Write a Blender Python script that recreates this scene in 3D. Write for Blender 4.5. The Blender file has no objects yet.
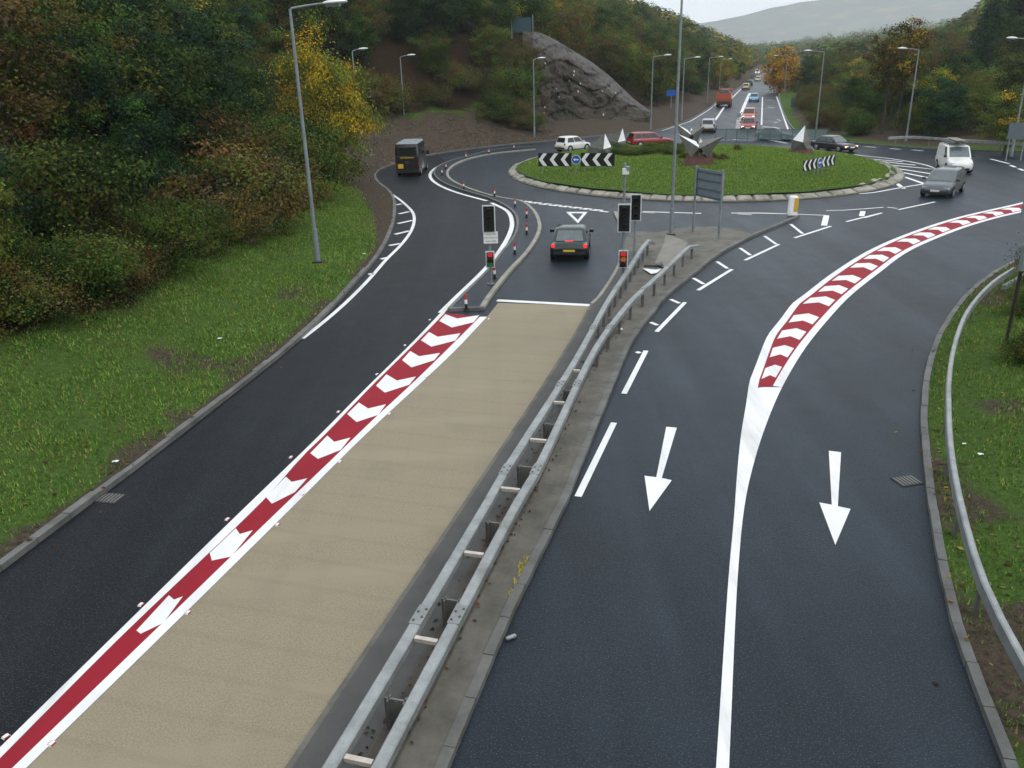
EXPOSURE = 0.16
HAZE = 0.00022
import bpy, bmesh, math, random
import numpy as np
from mathutils import Vector, Matrix, geometry, noise
rnd = random.Random(7)
sc = bpy.context.scene
COL = sc.collection
R = math.radians
# ------------------------------------------------------------------ survey frame
FPX, CAMH = 828.0, 8.4
TH, PH = R(21.4), R(1.464)
AX = np.array((math.cos(PH), -math.sin(PH)*math.sin(TH), -math.sin(PH)*math.cos(TH)))
AU = np.array((math.sin(PH), math.cos(PH)*math.sin(TH), math.cos(PH)*math.cos(TH)))
AF = np.array((0, math.cos(TH), -math.sin(TH)))
def ray(px, py):
    return AF + (px-512)/FPX*AX - (py-384)/FPX*AU
def G(px, py, z=0.0):
    """ground point (height z) sighted from the footbridge"""
    d = ray(px, py); t = (z-CAMH)/d[2]
    return (float(d[0]*t), float(d[1]*t))
def GL(pts, z=0.0): return [G(p[0], p[1], z) for p in pts]
def top_height(base, px, py):
    d = ray(px, py); s = math.hypot(*base[:2])/math.hypot(d[0], d[1])
    return CAMH + d[2]*s
def at_dist(px, py, D):
    d = ray(px, py); s = D/math.hypot(d[0], d[1])
    return Vector((d[0]*s, d[1]*s, CAMH+d[2]*s))
def resample(pts, step, closed=False):
    """Catmull-Rom through 2D/3D points, even steps"""
    P = [np.array(p, float) for p in pts]
    n = len(P); out = []
    if closed: seq = [(P[i-1], P[i], P[(i+1) % n], P[(i+2) % n]) for i in range(n)]
    else:
        Q = [2*P[0]-P[1]] + P + [2*P[-1]-P[-2]]
        seq = [(Q[i], Q[i+1], Q[i+2], Q[i+3]) for i in range(n-1)]
    for a, b, c, d in seq:
        L = np.linalg.norm(c-b); k = max(1, int(math.ceil(L/step)))
        ta = max(np.linalg.norm(b-a), 1e-3)**.5; tb = max(L, 1e-3)**.5; tc = max(np.linalg.norm(d-c), 1e-3)**.5
        m1 = (b-a)/ta - (c-a)/(ta+tb) + (c-b)/tb
        m2 = (c-b)/tb - (d-b)/(tb+tc) + (d-c)/tc
        m1 *= tb; m2 *= tb
        for j in range(k):
            t = j/k
            out.append((2*t**3-3*t*t+1)*b + (t**3-2*t*t+t)*m1 + (-2*t**3+3*t*t)*c + (t**3-t*t)*m2)
    if not closed: out.append(P[-1])
    return [tuple(float(v) for v in o) for o in out]
def fbm(x, y, s=1.0, o=3):
    return noise.fractal(Vector((x*s, y*s, 3.7)), 1.0, 2.0, o)
# ------------------------------------------------------------------ materials
MAT = {}
def new_mat(name):
    m = bpy.data.materials.new(name); m.use_nodes = True
    nt = m.node_tree; b = nt.nodes['Principled BSDF']
    MAT[name] = m
    return m, nt, b
def c4(c): return (c[0], c[1], c[2], 1)
def noise_node(nt, scale, detail=4, rough=.6, vec=None):
    n = nt.nodes.new('ShaderNodeTexNoise'); n.inputs['Scale'].default_value = scale
    n.inputs['Detail'].default_value = detail; n.inputs['Roughness'].default_value = rough
    if vec is not None: nt.links.new(vec, n.inputs['Vector'])
    return n
def ramp(nt, src, a, b, ca=(0, 0, 0), cb=(1, 1, 1)):
    r = nt.nodes.new('ShaderNodeValToRGB')
    r.color_ramp.elements[0].position = a; r.color_ramp.elements[0].color = c4(ca)
    r.color_ramp.elements[1].position = b; r.color_ramp.elements[1].color = c4(cb)
    nt.links.new(src, r.inputs[0]); return r.outputs[0]
def mix(nt, fac, a, b, mode='MIX'):
    m = nt.nodes.new('ShaderNodeMix'); m.data_type = 'RGBA'; m.blend_type = mode
    for sock, v in ((m.inputs[0], fac), (m.inputs[6], a), (m.inputs[7], b)):
        if isinstance(v, (int, float)): sock.default_value = v
        elif isinstance(v, tuple): sock.default_value = c4(v)
        else: nt.links.new(v, sock)
    return m.outputs[2]
def position(nt, rot=0, scale=(1, 1, 1)):
    g = nt.nodes.new('ShaderNodeNewGeometry'); mp = nt.nodes.new('ShaderNodeMapping')
    mp.inputs['Rotation'].default_value = (0, 0, rot); mp.inputs['Scale'].default_value = scale
    nt.links.new(g.outputs['Position'], mp.inputs['Vector']); return mp.outputs[0]
def bump(nt, b, h, s=.3, d=.02):
    n = nt.nodes.new('ShaderNodeBump'); n.inputs['Strength'].default_value = s; n.inputs['Distance'].default_value = d
    nt.links.new(h, n.inputs['Height']); nt.links.new(n.outputs[0], b.inputs['Normal'])
def plain(name, c, rough=.5, metal=0.0, var=.25, scale=6, emit=None, es=0, spec=None, bmp=0):
    m, nt, b = new_mat(name)
    b.inputs['Roughness'].default_value = rough; b.inputs['Metallic'].default_value = metal
    if spec is not None: b.inputs['Specular IOR Level'].default_value = spec
    if var:
        tc = nt.nodes.new('ShaderNodeTexCoord')
        n1 = noise_node(nt, scale, 5, .65, tc.outputs['Object'])
        dk = tuple(x*(1-var) for x in c); lt = tuple(min(1, x*(1+var*.6)) for x in c)
        nt.links.new(ramp(nt, n1.outputs[0], .3, .7, dk, lt), b.inputs['Base Color'])
        if bmp: bump(nt, b, n1.outputs[0], bmp, .02)
    else: b.inputs['Base Color'].default_value = c4(c)
    if emit:
        b.inputs['Emission Color'].default_value = c4(emit); b.inputs['Emission Strength'].default_value = es
    return m
def asphalt(name, c, rough, rot, worn=.35, spec=.2):
    m, nt, b = new_mat(name)
    p = position(nt); st = position(nt, -rot, (.55, .04, 1))
    fine = noise_node(nt, 17, 4, .9, p); mid = noise_node(nt, 1.3, 6, .7, p); big = noise_node(nt, .11, 4, .6, p)
    streak = noise_node(nt, 1.0, 4, .6, st); grit = noise_node(nt, 42, 2, .6, p)
    col = ramp(nt, fine.outputs[0], .3, .74, tuple(x*.12 for x in c), tuple(x*2.9 for x in c))
    col = mix(nt, ramp(nt, mid.outputs[0], .38, .72), col, tuple(x*1.5 for x in c))
    f2 = nt.nodes.new('ShaderNodeMath'); f2.operation = 'MULTIPLY'; f2.inputs[1].default_value = worn
    wear = ramp(nt, streak.outputs[0], .44, .66)
    nt.links.new(wear, f2.inputs[0])
    col = mix(nt, f2.outputs[0], col, tuple(x*2.6 for x in c))
    col = mix(nt, ramp(nt, big.outputs[0], .42, .7, (0, 0, 0), (.8,)*3), col, tuple(x*.55 for x in c))
    col = mix(nt, ramp(nt, grit.outputs[0], .57, .68, (0,)*3, (.75,)*3), col, (.095, .10, .10))
    nt.links.new(col, b.inputs['Base Color'])
    rr = nt.nodes.new('ShaderNodeMapRange'); rr.inputs['To Min'].default_value = rough+.14; rr.inputs['To Max'].default_value = rough-.1
    mm = mix(nt, .55, mid.outputs[0], streak.outputs[0])
    nt.links.new(mm, rr.inputs['Value']); nt.links.new(rr.outputs[0], b.inputs['Roughness'])
    b.inputs['Specular IOR Level'].default_value = spec
    bump(nt, b, fine.outputs[0], .7, .012)
    return m
asphalt('asphalt', (.0088, .0142, .0208), .42, R(-10), .6)
asphalt('vignetted_asphalt', (.0042, .0060, .0084), .44, R(-10), .8, .13)  # darker asphalt copy: lens vignetting and view-angle falloff put into the colour
asphalt('old_asphalt', (.058, .058, .055), .6, R(-20), .3)
def paint(name, c, worn=.55):
    m, nt, b = new_mat(name)
    p = position(nt); n1 = noise_node(nt, 11, 7, .8, p); n2 = noise_node(nt, .7, 4, .6, p); sk = noise_node(nt, 1.0, 5, .7, position(nt, R(10), (1.6, .10, 1)))
    col = mix(nt, ramp(nt, n2.outputs[0], .35, .72), c, tuple(x*.86 for x in c))
    col = mix(nt, ramp(nt, sk.outputs[0], .52, .72, (0,)*3, (.5,)*3), col, tuple(x*.5+.012 for x in c))       # tyre scuffs along the road
    col = mix(nt, ramp(nt, n1.outputs[0], worn, worn+.10), col, tuple(x*.42+.012 for x in c))                  # chips and worn spots
    nt.links.new(col, b.inputs['Base Color']); b.inputs['Roughness'].default_value = .6; b.inputs['Specular IOR Level'].default_value = .12
    n3 = noise_node(nt, 60, 2, .7, p); bump(nt, b, n3.outputs[0], .25, .004)
    return m
paint('white_paint', (.80, .80, .79), .62)
paint('faded_paint', (.45, .46, .46), .5)
paint('red_paint', (.285, .014, .026), .60)
paint('yellow_paint', (.45, .36, .04), .5)
def beige_mat(ang):
    m, nt, b = new_mat('buff_surfacing')
    p = position(nt); a = position(nt, -ang)
    tr = position(nt, -ang, (.12, .95, 1)); lo = position(nt, -ang, (1.4, .03, 1))
    tb = noise_node(nt, 1.0, 4, .6, position(nt, -ang, (.09, .55, 1))); g = noise_node(nt, 34, 3, .75, p); n1 = noise_node(nt, 1.0, 3, .5, tr); n2 = noise_node(nt, 1.0, 3, .55, lo); n3 = noise_node(nt, .5, 5, .6, p)
    col = ramp(nt, g.outputs[0], .25, .75, (.172, .143, .092), (.322, .274, .185))
    col = mix(nt, ramp(nt, n1.outputs[0], .5, .62), col, (.265, .225, .152))
    col = mix(nt, ramp(nt, n2.outputs[0], .52, .62, (0, 0, 0), (.10, .10, .10)), col, (.17, .145, .1))
    col = mix(nt, ramp(nt, n3.outputs[0], .55, .75, (0, 0, 0), (.6, .6, .6)), col, (.19, .16, .115))
    # the edges of each hand-laid bay: a thin darker seam about every metre
    w = nt.nodes.new('ShaderNodeTexWave'); w.wave_type = 'BANDS'; w.bands_direction = 'Y'
    w.inputs['Scale'].default_value = .40; w.inputs['Distortion'].default_value = .5; w.inputs['Detail'].default_value = 2
    nt.links.new(a, w.inputs['Vector'])
    col = mix(nt, ramp(nt, w.outputs[0], .88, 1.0, (0, 0, 0), (.15, .15, .15)), col, (.15, .128, .092))
    col = mix(nt, ramp(nt, tb.outputs[0], .54, .66, (0,)*3, (.28,)*3), col, (.185, .158, .11))
    nt.links.new(col, b.inputs['Base Color']); b.inputs['Roughness'].default_value = .8
    bump(nt, b, g.outputs[0], .4, .006)
    return m
def concrete(name, c, stain, rough=.75):
    m, nt, b = new_mat(name); p = position(nt)
    n1 = noise_node(nt, 1.1, 6, .7, p); n2 = noise_node(nt, 30, 3, .7, p)
    col = mix(nt, ramp(nt, n1.outputs[0], .38, .68), c, stain)
    col = mix(nt, ramp(nt, n2.outputs[0], .3, .8, (.25,)*3, (0, 0, 0)), col, tuple(x*.5 for x in c))
    nt.links.new(col, b.inputs['Base Color']); b.inputs['Roughness'].default_value = rough
    bump(nt, b, n2.outputs[0], .3, .008); return m
concrete('dark_concrete', (.150, .139, .115), (.062, .058, .045))
concrete('strip_asphalt', (.082, .081, .076), (.052, .052, .05))
concrete('debris_concrete', (.075, .066, .054), (.03, .026, .021))
concrete('light_concrete', (.25, .235, .2), (.17, .16, .13))
concrete('kerb_concrete', (.17, .17, .16), (.075, .075, .066))
concrete('pale_kerb', (.34, .32, .27), (.2, .185, .15))
concrete('stone', (.36, .34, .28), (.12, .12, .075))
def galv(name, c, rough=.42, metal=.55):
    m, nt, b = new_mat(name)
    p = position(nt); n1 = noise_node(nt, 2.2, 6, .75, p); n2 = noise_node(nt, 40, 2, .6, p); n4 = noise_node(nt, .9, 5, .7, p)
    col = mix(nt, ramp(nt, n1.outputs[0], .35, .7), c, tuple(x*.60 for x in c))
    col = mix(nt, ramp(nt, n4.outputs[0], .57, .70, (0,)*3, (.55,)*3), col, (.17, .135, .10))
    col = mix(nt, ramp(nt, n2.outputs[0], .58, .72, (0, 0, 0), (.5, .5, .5)), col, tuple(x*.55 for x in c))
    nt.links.new(col, b.inputs['Base Color']); b.inputs['Roughness'].default_value = rough; b.inputs['Metallic'].default_value = metal
galv('galvanised', (.36, .38, .375), .5, .45); galv('dull_galv', (.30, .315, .31), .55, .4); galv('dull_steel', (.2, .2, .19), .55, .4); galv('column_grey', (.29, .33, .345), .5, .25)
plain('cross_steel', (.52, .46, .40), .5, .2, .2)
plain('bolt_rust', (.09, .055, .035), .7)
plain('black_plastic', (.012, .012, .013), .45, var=.2)
plain('rubber', (.014, .014, .015), .8)
plain('white_plastic', (.78, .78, .76), .4, var=.1)
plain('sign_white', (.8, .8, .8), .4, var=.06)
plain('sign_black', (.008, .008, .009), .4, var=.1)
plain('sign_grey', (.24, .30, .335), .45, .3, .15)
plain('sign_rib', (.13, .165, .19), .5, .3, .15)
plain('sign_blue', (.012, .09, .40), .35, var=.1)
plain('guard_grey', (.17, .22, .22), .5, .1, .15)
plain('sign_green', (.05, .13, .14), .45, var=.15)
plain('yellow_plastic', (.75, .45, .05), .4, var=.1)
plain('red_plastic', (.42, .03, .03), .45, var=.1)
plain('signal_border', (.62, .65, .66), .5, var=.1)
plain('lens_dark', (.02, .02, .02), .2, var=0)
plain('lens_red', (.35, .01, .02), .3, var=0, emit=(1, .03, .05), es=.45)
plain('lens_amber', (.5, .12, .02), .3, var=0, emit=(1, .25, .03), es=.25)
plain('lens_green', (.01, .2, .06), .3, var=0, emit=(.05, .6, .25), es=.08)
plain('plate_yellow', (.75, .52, .04), .4, var=.05)
plain('plate_white', (.75, .75, .7), .4, var=.05)
plain('glass_dark', (.014, .018, .02), .08, var=0, spec=.7)
plain('glass_pale', (.10, .125, .13), .1, var=.3, scale=3, spec=.8)
plain('rim_alloy', (.42, .43, .44), .35, .7, .15)
plain('head_glass', (.6, .62, .62), .15, .2, .1)
plain('head_lit', (.9, .7, .5), .2, var=0, emit=(1, .55, .25), es=3.0)
plain('head_white', (.9, .85, .8), .2, var=0, emit=(1, .85, .7), es=3.0)
plain('tail_red', (.25, .01, .012), .25, var=0)
plain('tail_lit', (.6, .02, .02), .25, var=0, emit=(1, .035, .04), es=.8)
plain('trim_dark', (.02, .02, .022), .55, var=.2)
plain('corten', (.085, .032, .022), .8, 0, .45, 5, bmp=.4)
plain('sculpture_dark', (.075, .078, .065), .65, .1, .35, 4)
plain('sculpture_sunlit', (.72, .73, .73), .45, var=.12)  # sunlight painted as white on the lit facets of the steel
plain('sculpture_olive', (.14, .14, .115), .55, .2, .3, 4)
plain('roof_slate', (.12, .125, .14), .6, var=.2)
plain('render_white', (.66, .65, .62), .7, var=.12)
plain('window_glass', (.03, .035, .04), .15, var=0)
plain('bark', (.055, .046, .036), .9, 0, .45, 9, bmp=.6)
plain('bark_pale', (.20, .19, .165), .85, 0, .45, 7, bmp=.5)
plain('iron', (.04, .036, .032), .6, .4, .4, 14)
plain('hoarding', (.02, .06, .07), .6, var=.2)
plain('paper', (.78, .78, .78), .6, var=.1)
def car_paint(name, c, metal=.0, rough=.28):
    m, nt, b = new_mat(name); b.inputs['Base Color'].default_value = c4(c)
    b.inputs['Roughness'].default_value = rough; b.inputs['Metallic'].default_value = metal
    b.inputs['Coat Weight'].default_value = .55; b.inputs['Coat Roughness'].default_value = .06
    tc = nt.nodes.new('ShaderNodeTexCoord'); n1 = noise_node(nt, 2.5, 5, .7, tc.outputs['Object'])
    sep = nt.nodes.new('ShaderNodeSeparateXYZ'); nt.links.new(tc.outputs['Object'], sep.inputs[0])
    lo = ramp(nt, sep.outputs[2], .25, .75, (.5,)*3, (0,)*3)      # road dirt thrown up on the sills
    dirt = mix(nt, n1.outputs[0], (0, 0, 0), lo)
    nt.links.new(mix(nt, dirt, c, tuple(.018+x*.55 for x in c)), b.inputs['Base Color'])
for n, c, mt in (('paint_green', (.006, .015, .013), .3), ('paint_black', (.01, .01, .011), 0), ('paint_silver', (.42, .43, .44), .6),
                 ('paint_grey', (.085, .095, .105), .5), ('paint_white', (.72, .72, .69), 0), ('paint_red', (.26, .018, .018), .1),
                 ('paint_orange', (.40, .085, .03), 0), ('paint_blue', (.12, .32, .48), .2), ('paint_navy', (.02, .025, .05), .2), ('paint_cream', (.55, .48, .3), 0)):
    car_paint(n, c, mt)
def leaf_mat(name, trans=.25):
    m, nt, b = new_mat(name)
    a = nt.nodes.new('ShaderNodeAttribute'); a.attribute_name = 'tint'
    oi = nt.nodes.new('ShaderNodeObjectInfo')
    hs = nt.nodes.new('ShaderNodeHueSaturation')
    mr = nt.nodes.new('ShaderNodeMapRange'); mr.inputs['To Min'].default_value = .485; mr.inputs['To Max'].default_value = .515
    nt.links.new(oi.outputs['Random'], mr.inputs['Value']); nt.links.new(mr.outputs[0], hs.inputs['Hue'])
    mv = nt.nodes.new('ShaderNodeMapRange'); mv.inputs['To Min'].default_value = .72; mv.inputs['To Max'].default_value = 1.3
    mm = nt.nodes.new('ShaderNodeMath'); mm.operation = 'FRACT'; m3 = nt.nodes.new('ShaderNodeMath'); m3.operation = 'MULTIPLY'; m3.inputs[1].default_value = 7.31
    nt.links.new(oi.outputs['Random'], m3.inputs[0]); nt.links.new(m3.outputs[0], mm.inputs[0]); nt.links.new(mm.outputs[0], mv.inputs['Value'])
    nt.links.new(mv.outputs[0], hs.inputs['Value']); nt.links.new(a.outputs['Color'], hs.inputs['Color'])
    b.inputs['Roughness'].default_value = .7; b.inputs['Specular IOR Level'].default_value = .1
    nt.links.new(hs.outputs[0], b.inputs['Base Color'])
    t = nt.nodes.new('ShaderNodeBsdfTranslucent'); nt.links.new(hs.outputs[0], t.inputs[0])
    ms = nt.nodes.new('ShaderNodeMixShader'); ms.inputs[0].default_value = trans
    nt.links.new(b.outputs[0], ms.inputs[1]); nt.links.new(t.outputs[0], ms.inputs[2])
    nt.links.new(ms.outputs[0], nt.nodes['Material Output'].inputs['Surface'])
leaf_mat('leaf'); leaf_mat('blade', .3)
# terrain: grass / bare soil / woodland floor, blended by the 'cover' attribute with ragged edges
m, nt, b = new_mat('earth')
p = position(nt); a = nt.nodes.new('ShaderNodeAttribute'); a.attribute_name = 'cover'
sp = nt.nodes.new('ShaderNodeSeparateColor'); nt.links.new(a.outputs['Color'], sp.inputs[0])
n1 = noise_node(nt, .55, 6, .7, p); n2 = noise_node(nt, 7, 5, .75, p); n3 = noise_node(nt, 34, 3, .7, p)
gr = ramp(nt, n2.outputs[0], .28, .72, (.026, .058, .011), (.105, .175, .034))
gr = mix(nt, ramp(nt, n1.outputs[0], .52, .76), gr, (.085, .10, .025))
gr = mix(nt, ramp(nt, n3.outputs[0], .25, .6, (.6,)*3, (0,)*3), gr, (.012, .022, .006))
so = ramp(nt, n2.outputs[0], .3, .72, (.022, .018, .013), (.115, .088, .064))
so = mix(nt, ramp(nt, n3.outputs[0], .6, .75), so, (.16, .13, .10))
li = ramp(nt, n2.outputs[0], .3, .75, (.012, .009, .006), (.05, .03, .014))
def edge(s):
    ad = nt.nodes.new('ShaderNodeMath'); ad.operation = 'MULTIPLY_ADD'; ad.inputs[1].default_value = .9
    nt.links.new(n2.outputs[0], ad.inputs[0]); nt.links.new(s, ad.inputs[2]); return ramp(nt, ad.outputs[0], .82, 1.08)
col = mix(nt, edge(sp.outputs[0]), gr, so); col = mix(nt, edge(sp.outputs[1]), col, li)
nt.links.new(col, b.inputs['Base Color']); b.inputs['Roughness'].default_value = .95; b.inputs['Specular IOR Level'].default_value = .1
bump(nt, b, n2.outputs[0], .8, .12)
def hill_mat(name, cols):
    m, nt, b = new_mat(name); p = position(nt)
    v = nt.nodes.new('ShaderNodeTexVoronoi'); v.inputs['Scale'].default_value = .0085; nt.links.new(p, v.inputs['Vector'])
    n1 = noise_node(nt, .005, 5, .65, p); n2 = noise_node(nt, .05, 5, .75, p)
    s = nt.nodes.new('ShaderNodeSeparateColor'); nt.links.new(v.outputs['Color'], s.inputs[0])
    col = mix(nt, ramp(nt, s.outputs[0], .35, .8), cols[0], cols[1])
    col = mix(nt, ramp(nt, s.outputs[1], .7, .75), col, cols[2])
    wood = ramp(nt, n2.outputs[0], .3, .7, tuple(x*.5 for x in cols[3]), tuple(x*1.5 for x in cols[3]))
    col = mix(nt, ramp(nt, n1.outputs[0], .42, .55), col, wood)
    nt.links.new(col, b.inputs['Base Color']); b.inputs['Roughness'].default_value = 1; b.inputs['Specular IOR Level'].default_value = 0
hill_mat('far_hill', ((.075, .11, .045), (.04, .065, .028), (.19, .135, .055), (.028, .034, .022)))
# rock cutting
m, nt, b = new_mat('rock'); p = position(nt); a = nt.nodes.new('ShaderNodeAttribute'); a.attribute_name = 'cover'
sp = nt.nodes.new('ShaderNodeSeparateColor'); nt.links.new(a.outputs['Color'], sp.inputs[0])
n1 = noise_node(nt, .45, 6, .7, p); n2 = noise_node(nt, 1.4, 8, .82, p); st = noise_node(nt, 1, 5, .7, position(nt, .4, (2.6, 2.6, .22)))
ro = ramp(nt, n2.outputs[0], .34, .68, (.024, .019, .014), (.125, .095, .070))
ro = mix(nt, ramp(nt, n1.outputs[0], .48, .62), ro, (.030, .036, .016))
ro = mix(nt, ramp(nt, st.outputs[0], .58, .7, (0,)*3, (.6,)*3), ro, (.16, .14, .12))
ne = ramp(nt, st.outputs[0], .3, .7, (.085, .08, .073), (.20, .19, .175))
col = mix(nt, sp.outputs[0], ro, ne)
nt.links.new(col, b.inputs['Base Color']); b.inputs['Roughness'].default_value = .9; bump(nt, b, n2.outputs[0], 1.0, .6)
# ------------------------------------------------------------------ mesh building
class MB:
    def __init__(s): s.v, s.f, s.m, s.mats = [], [], [], []
    def mat(s, name):
        if name not in s.mats: s.mats.append(name)
        return s.mats.index(name)
    def face(s, pts, mat):
        i = len(s.v); s.v += [tuple(p) for p in pts]; s.f.append(tuple(range(i, i+len(pts)))); s.m.append(s.mat(mat))
    def grid(s, rows, mat, closed=False, caps=False):
        k = s.mat(mat); i = len(s.v); n = len(rows[0])
        for r in rows: s.v += [tuple(p) for p in r]
        for a in range(len(rows)-1):
            for c in range(n if closed else n-1):
                d = (c+1) % n
                s.f.append((i+a*n+c, i+a*n+d, i+(a+1)*n+d, i+(a+1)*n+c)); s.m.append(k)
        if caps:
            s.f.append(tuple(i+c for c in range(n))[::-1]); s.m.append(k)
            s.f.append(tuple(i+(len(rows)-1)*n+c for c in range(n))); s.m.append(k)
    def box(s, c, size, mat, rz=0, bev=0, M=None):
        sx, sy, sz = (q/2 for q in size)
        T = M if M is not None else Matrix.Translation(Vector(c)) @ Matrix.Rotation(rz, 4, 'Z')
        b = min(bev, sx*.9, sy*.9)
        if b: o = [(sx-b, sy), (-sx+b, sy), (-sx, sy-b), (-sx, -sy+b), (-sx+b, -sy), (sx-b, -sy), (sx, -sy+b), (sx, sy-b)]
        else: o = [(sx, sy), (-sx, sy), (-sx, -sy), (sx, -sy)]
        s.grid([[T @ Vector((x, y, z)) for x, y in o] for z in (-sz, sz)], mat, True, True)
    def prism(s, pts, z0, z1, mat, side=None):
        """flat polygon (any shape) raised from z0 to z1"""
        tri = geometry.tessellate_polygon([[Vector((p[0], p[1], 0)) for p in pts]])
        k = s.mat(mat); i = len(s.v); n = len(pts); s.v += [(p[0], p[1], z1) for p in pts]
        A = sum(pts[q][0]*pts[(q+1) % n][1]-pts[(q+1) % n][0]*pts[q][1] for q in range(n))
        for t in tri:
            a, b_, c = (pts[q] for q in t)
            up = (b_[0]-a[0])*(c[1]-a[1])-(b_[1]-a[1])*(c[0]-a[0]) > 0
            s.f.append(tuple(i+q for q in (t if up else t[::-1]))); s.m.append(k)
        if z0 is not None:
            k2 = s.mat(side or mat); j = len(s.v); s.v += [(p[0], p[1], z0) for p in pts]
            for q in range(n):
                w = (q+1) % n; fc = (i+q, i+w, j+w, j+q)
                s.f.append(fc[::-1] if A > 0 else fc); s.m.append(k2)
    def tube(s, path, rad, mat, n=8, caps=True):
        P = [Vector(p) for p in path]; rows = []
        rr = rad if isinstance(rad, (list, tuple)) else [rad]*len(P)
        ref = None
        for i, p in enumerate(P):
            d = (P[min(i+1, len(P)-1)]-P[max(i-1, 0)]).normalized()
            if ref is None: ref = Vector((0, 0, 1)) if abs(d.z) < .9 else Vector((1, 0, 0))
            u = d.cross(ref).normalized(); w = u.cross(d); ref = w
            rows.append([p+rr[i]*(math.cos(2*math.pi*k/n)*u+math.sin(2*math.pi*k/n)*w) for k in range(n)])
        s.grid(rows, mat, True, caps)
    def build(s, name, parent=None, smooth=None, loc=None, bevel=0):
        me = bpy.data.meshes.new(name); me.from_pydata(s.v, [], s.f)
        for k in s.mats: me.materials.append(MAT[k])
        me.polygons.foreach_set('material_index', s.m)
        bm = bmesh.new(); bm.from_mesh(me); bmesh.ops.remove_doubles(bm, verts=bm.verts, dist=1e-5)
        if bevel: bmesh.ops.bevel(bm, geom=[e for e in bm.edges if len(e.link_faces) == 2 and e.calc_face_angle(0) > .5], offset=bevel, segments=2, affect='EDGES')
        bmesh.ops.recalc_face_normals(bm, faces=bm.faces) if s.__dict__.get('fix', True) else None
        bm.to_mesh(me); bm.free()
        if smooth is not None:
            me.shade_smooth(); me.set_sharp_from_angle(angle=R(smooth))
        o = bpy.data.objects.new(name, me); COL.objects.link(o)
        if parent is not None: o.parent = parent
        if loc is not None: o.location = loc
        return o
def flat():
    b = MB(); b.fix = False; return b
def tag(o, label=None, cat=None, group=None, kind=None):
    if label: o['label'] = label
    if cat: o['category'] = cat
    if group: o['group'] = group
    if kind: o['kind'] = kind
    return o
def thing(name, label, cat, loc=(0, 0, 0), rz=0, group=None):
    o = bpy.data.objects.new(name, None); COL.objects.link(o); o.empty_display_size = .3
    o.location = loc; o.rotation_euler = (0, 0, rz)
    return tag(o, label, cat, group)
def struct(o): o['kind'] = 'structure'; return o
def copy_tree(o, parent=None):
    c = o.copy(); COL.objects.link(c)
    if parent is not None: c.parent = parent
    for ch in list(o.children): copy_tree(ch, c)
    return c
def nrm(poly):
    out = []
    for i in range(len(poly)):
        a, b_ = poly[max(i-1, 0)], poly[min(i+1, len(poly)-1)]
        dx, dy = b_[0]-a[0], b_[1]-a[1]; L = math.hypot(dx, dy) or 1
        out.append((-dy/L, dx/L))         # left-hand normal
    return out
def offs(poly, d):
    ns = nrm(poly); dd = d if isinstance(d, (list, tuple)) else [d]*len(poly)
    return [(p[0]+n[0]*q, p[1]+n[1]*q) for p, n, q in zip(poly, ns, dd)]
def ribbon(mb, poly, w, z, mat, c=0.0):
    """flat painted line of width w (number or list) centred c to the left of the polyline"""
    ww = w if isinstance(w, (list, tuple)) else [w]*len(poly)
    l = offs(poly, [c+q/2 for q in ww]); r = offs(poly, [c-q/2 for q in ww])
    mb.grid([[(a[0], a[1], z) for a in r], [(a[0], a[1], z) for a in l]], mat)
def strip(mb, A, B, z, mat):
    """sheet between two polylines with the same number of points"""
    mb.grid([[(a[0], a[1], z) for a in A], [(a[0], a[1], z) for a in B]], mat)
def sweep(mb, poly, o0, o1, z0, z1, mat):
    l, r = offs(poly, o1), offs(poly, o0)
    rows = [[(a[0], a[1], z0), (a[0], a[1], z1), (c[0], c[1], z1), (c[0], c[1], z0)] for a, c in zip(r, l)]
    mb.grid(rows, mat, True, True)
def kerb_units(mb, poly, o0, o1, z0, z1, mat, unit=.915, far=70):
    rr = random.Random(len(poly)); L = plen(poly); P = np.array(poly, float); S = np.r_[0, np.cumsum(np.linalg.norm(np.diff(P, axis=0), axis=1))]
    d = 0.0
    while d < L-.2:
        e = min(d+unit-.014, L); q = [tuple(np.interp(x, S, P[:, k]) for k in (0, 1)) for x in (d, (d+e)/2, e)]
        jz, jo = rr.uniform(-.007, .007), rr.uniform(-.008, .008)
        if math.hypot(*q[0]) > far and L-d > 4:      # far off the joints no longer show: one long run
            e = min(d+unit*8, L); q = [tuple(np.interp(x, S, P[:, k]) for k in (0, 1)) for x in np.linspace(d, e, 7)]; jz = jo = 0
        sweep(mb, q, o0+jo, o1+jo, z0, z1+jz, mat); d += unit if len(q) == 3 else unit*8
def sweep3(mb, poly3, w, h, mat):
    """box beam along a 3D polyline; z of the polyline is the top"""
    l, r = offs(poly3, w/2), offs(poly3, -w/2); e = .02
    rows = []
    for a, c, p in zip(r, l, poly3):
        z = p[2]; mx = lambda t: (a[0]+(c[0]-a[0])*t, a[1]+(c[1]-a[1])*t)
        q = e/w
        rows.append([(a[0], a[1], z-h), (a[0], a[1], z-e), (*mx(q), z), (*mx(1-q), z), (c[0], c[1], z-e), (c[0], c[1], z-h)])
    mb.grid(rows, mat, True, True)
def even(poly, n):
    """n points evenly spaced by arc length"""
    P = np.array(poly, float); L = np.r_[0, np.cumsum(np.linalg.norm(np.diff(P, axis=0), axis=1))]
    t = np.linspace(0, L[-1], n)
    return [tuple(np.interp(x, L, P[:, k]) for k in range(P.shape[1])) for x in t]
def along(poly, d):
    P = np.array(poly, float); L = np.r_[0, np.cumsum(np.linalg.norm(np.diff(P, axis=0), axis=1))]
    return tuple(np.interp(d, L, P[:, k]) for k in range(P.shape[1]))
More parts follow.
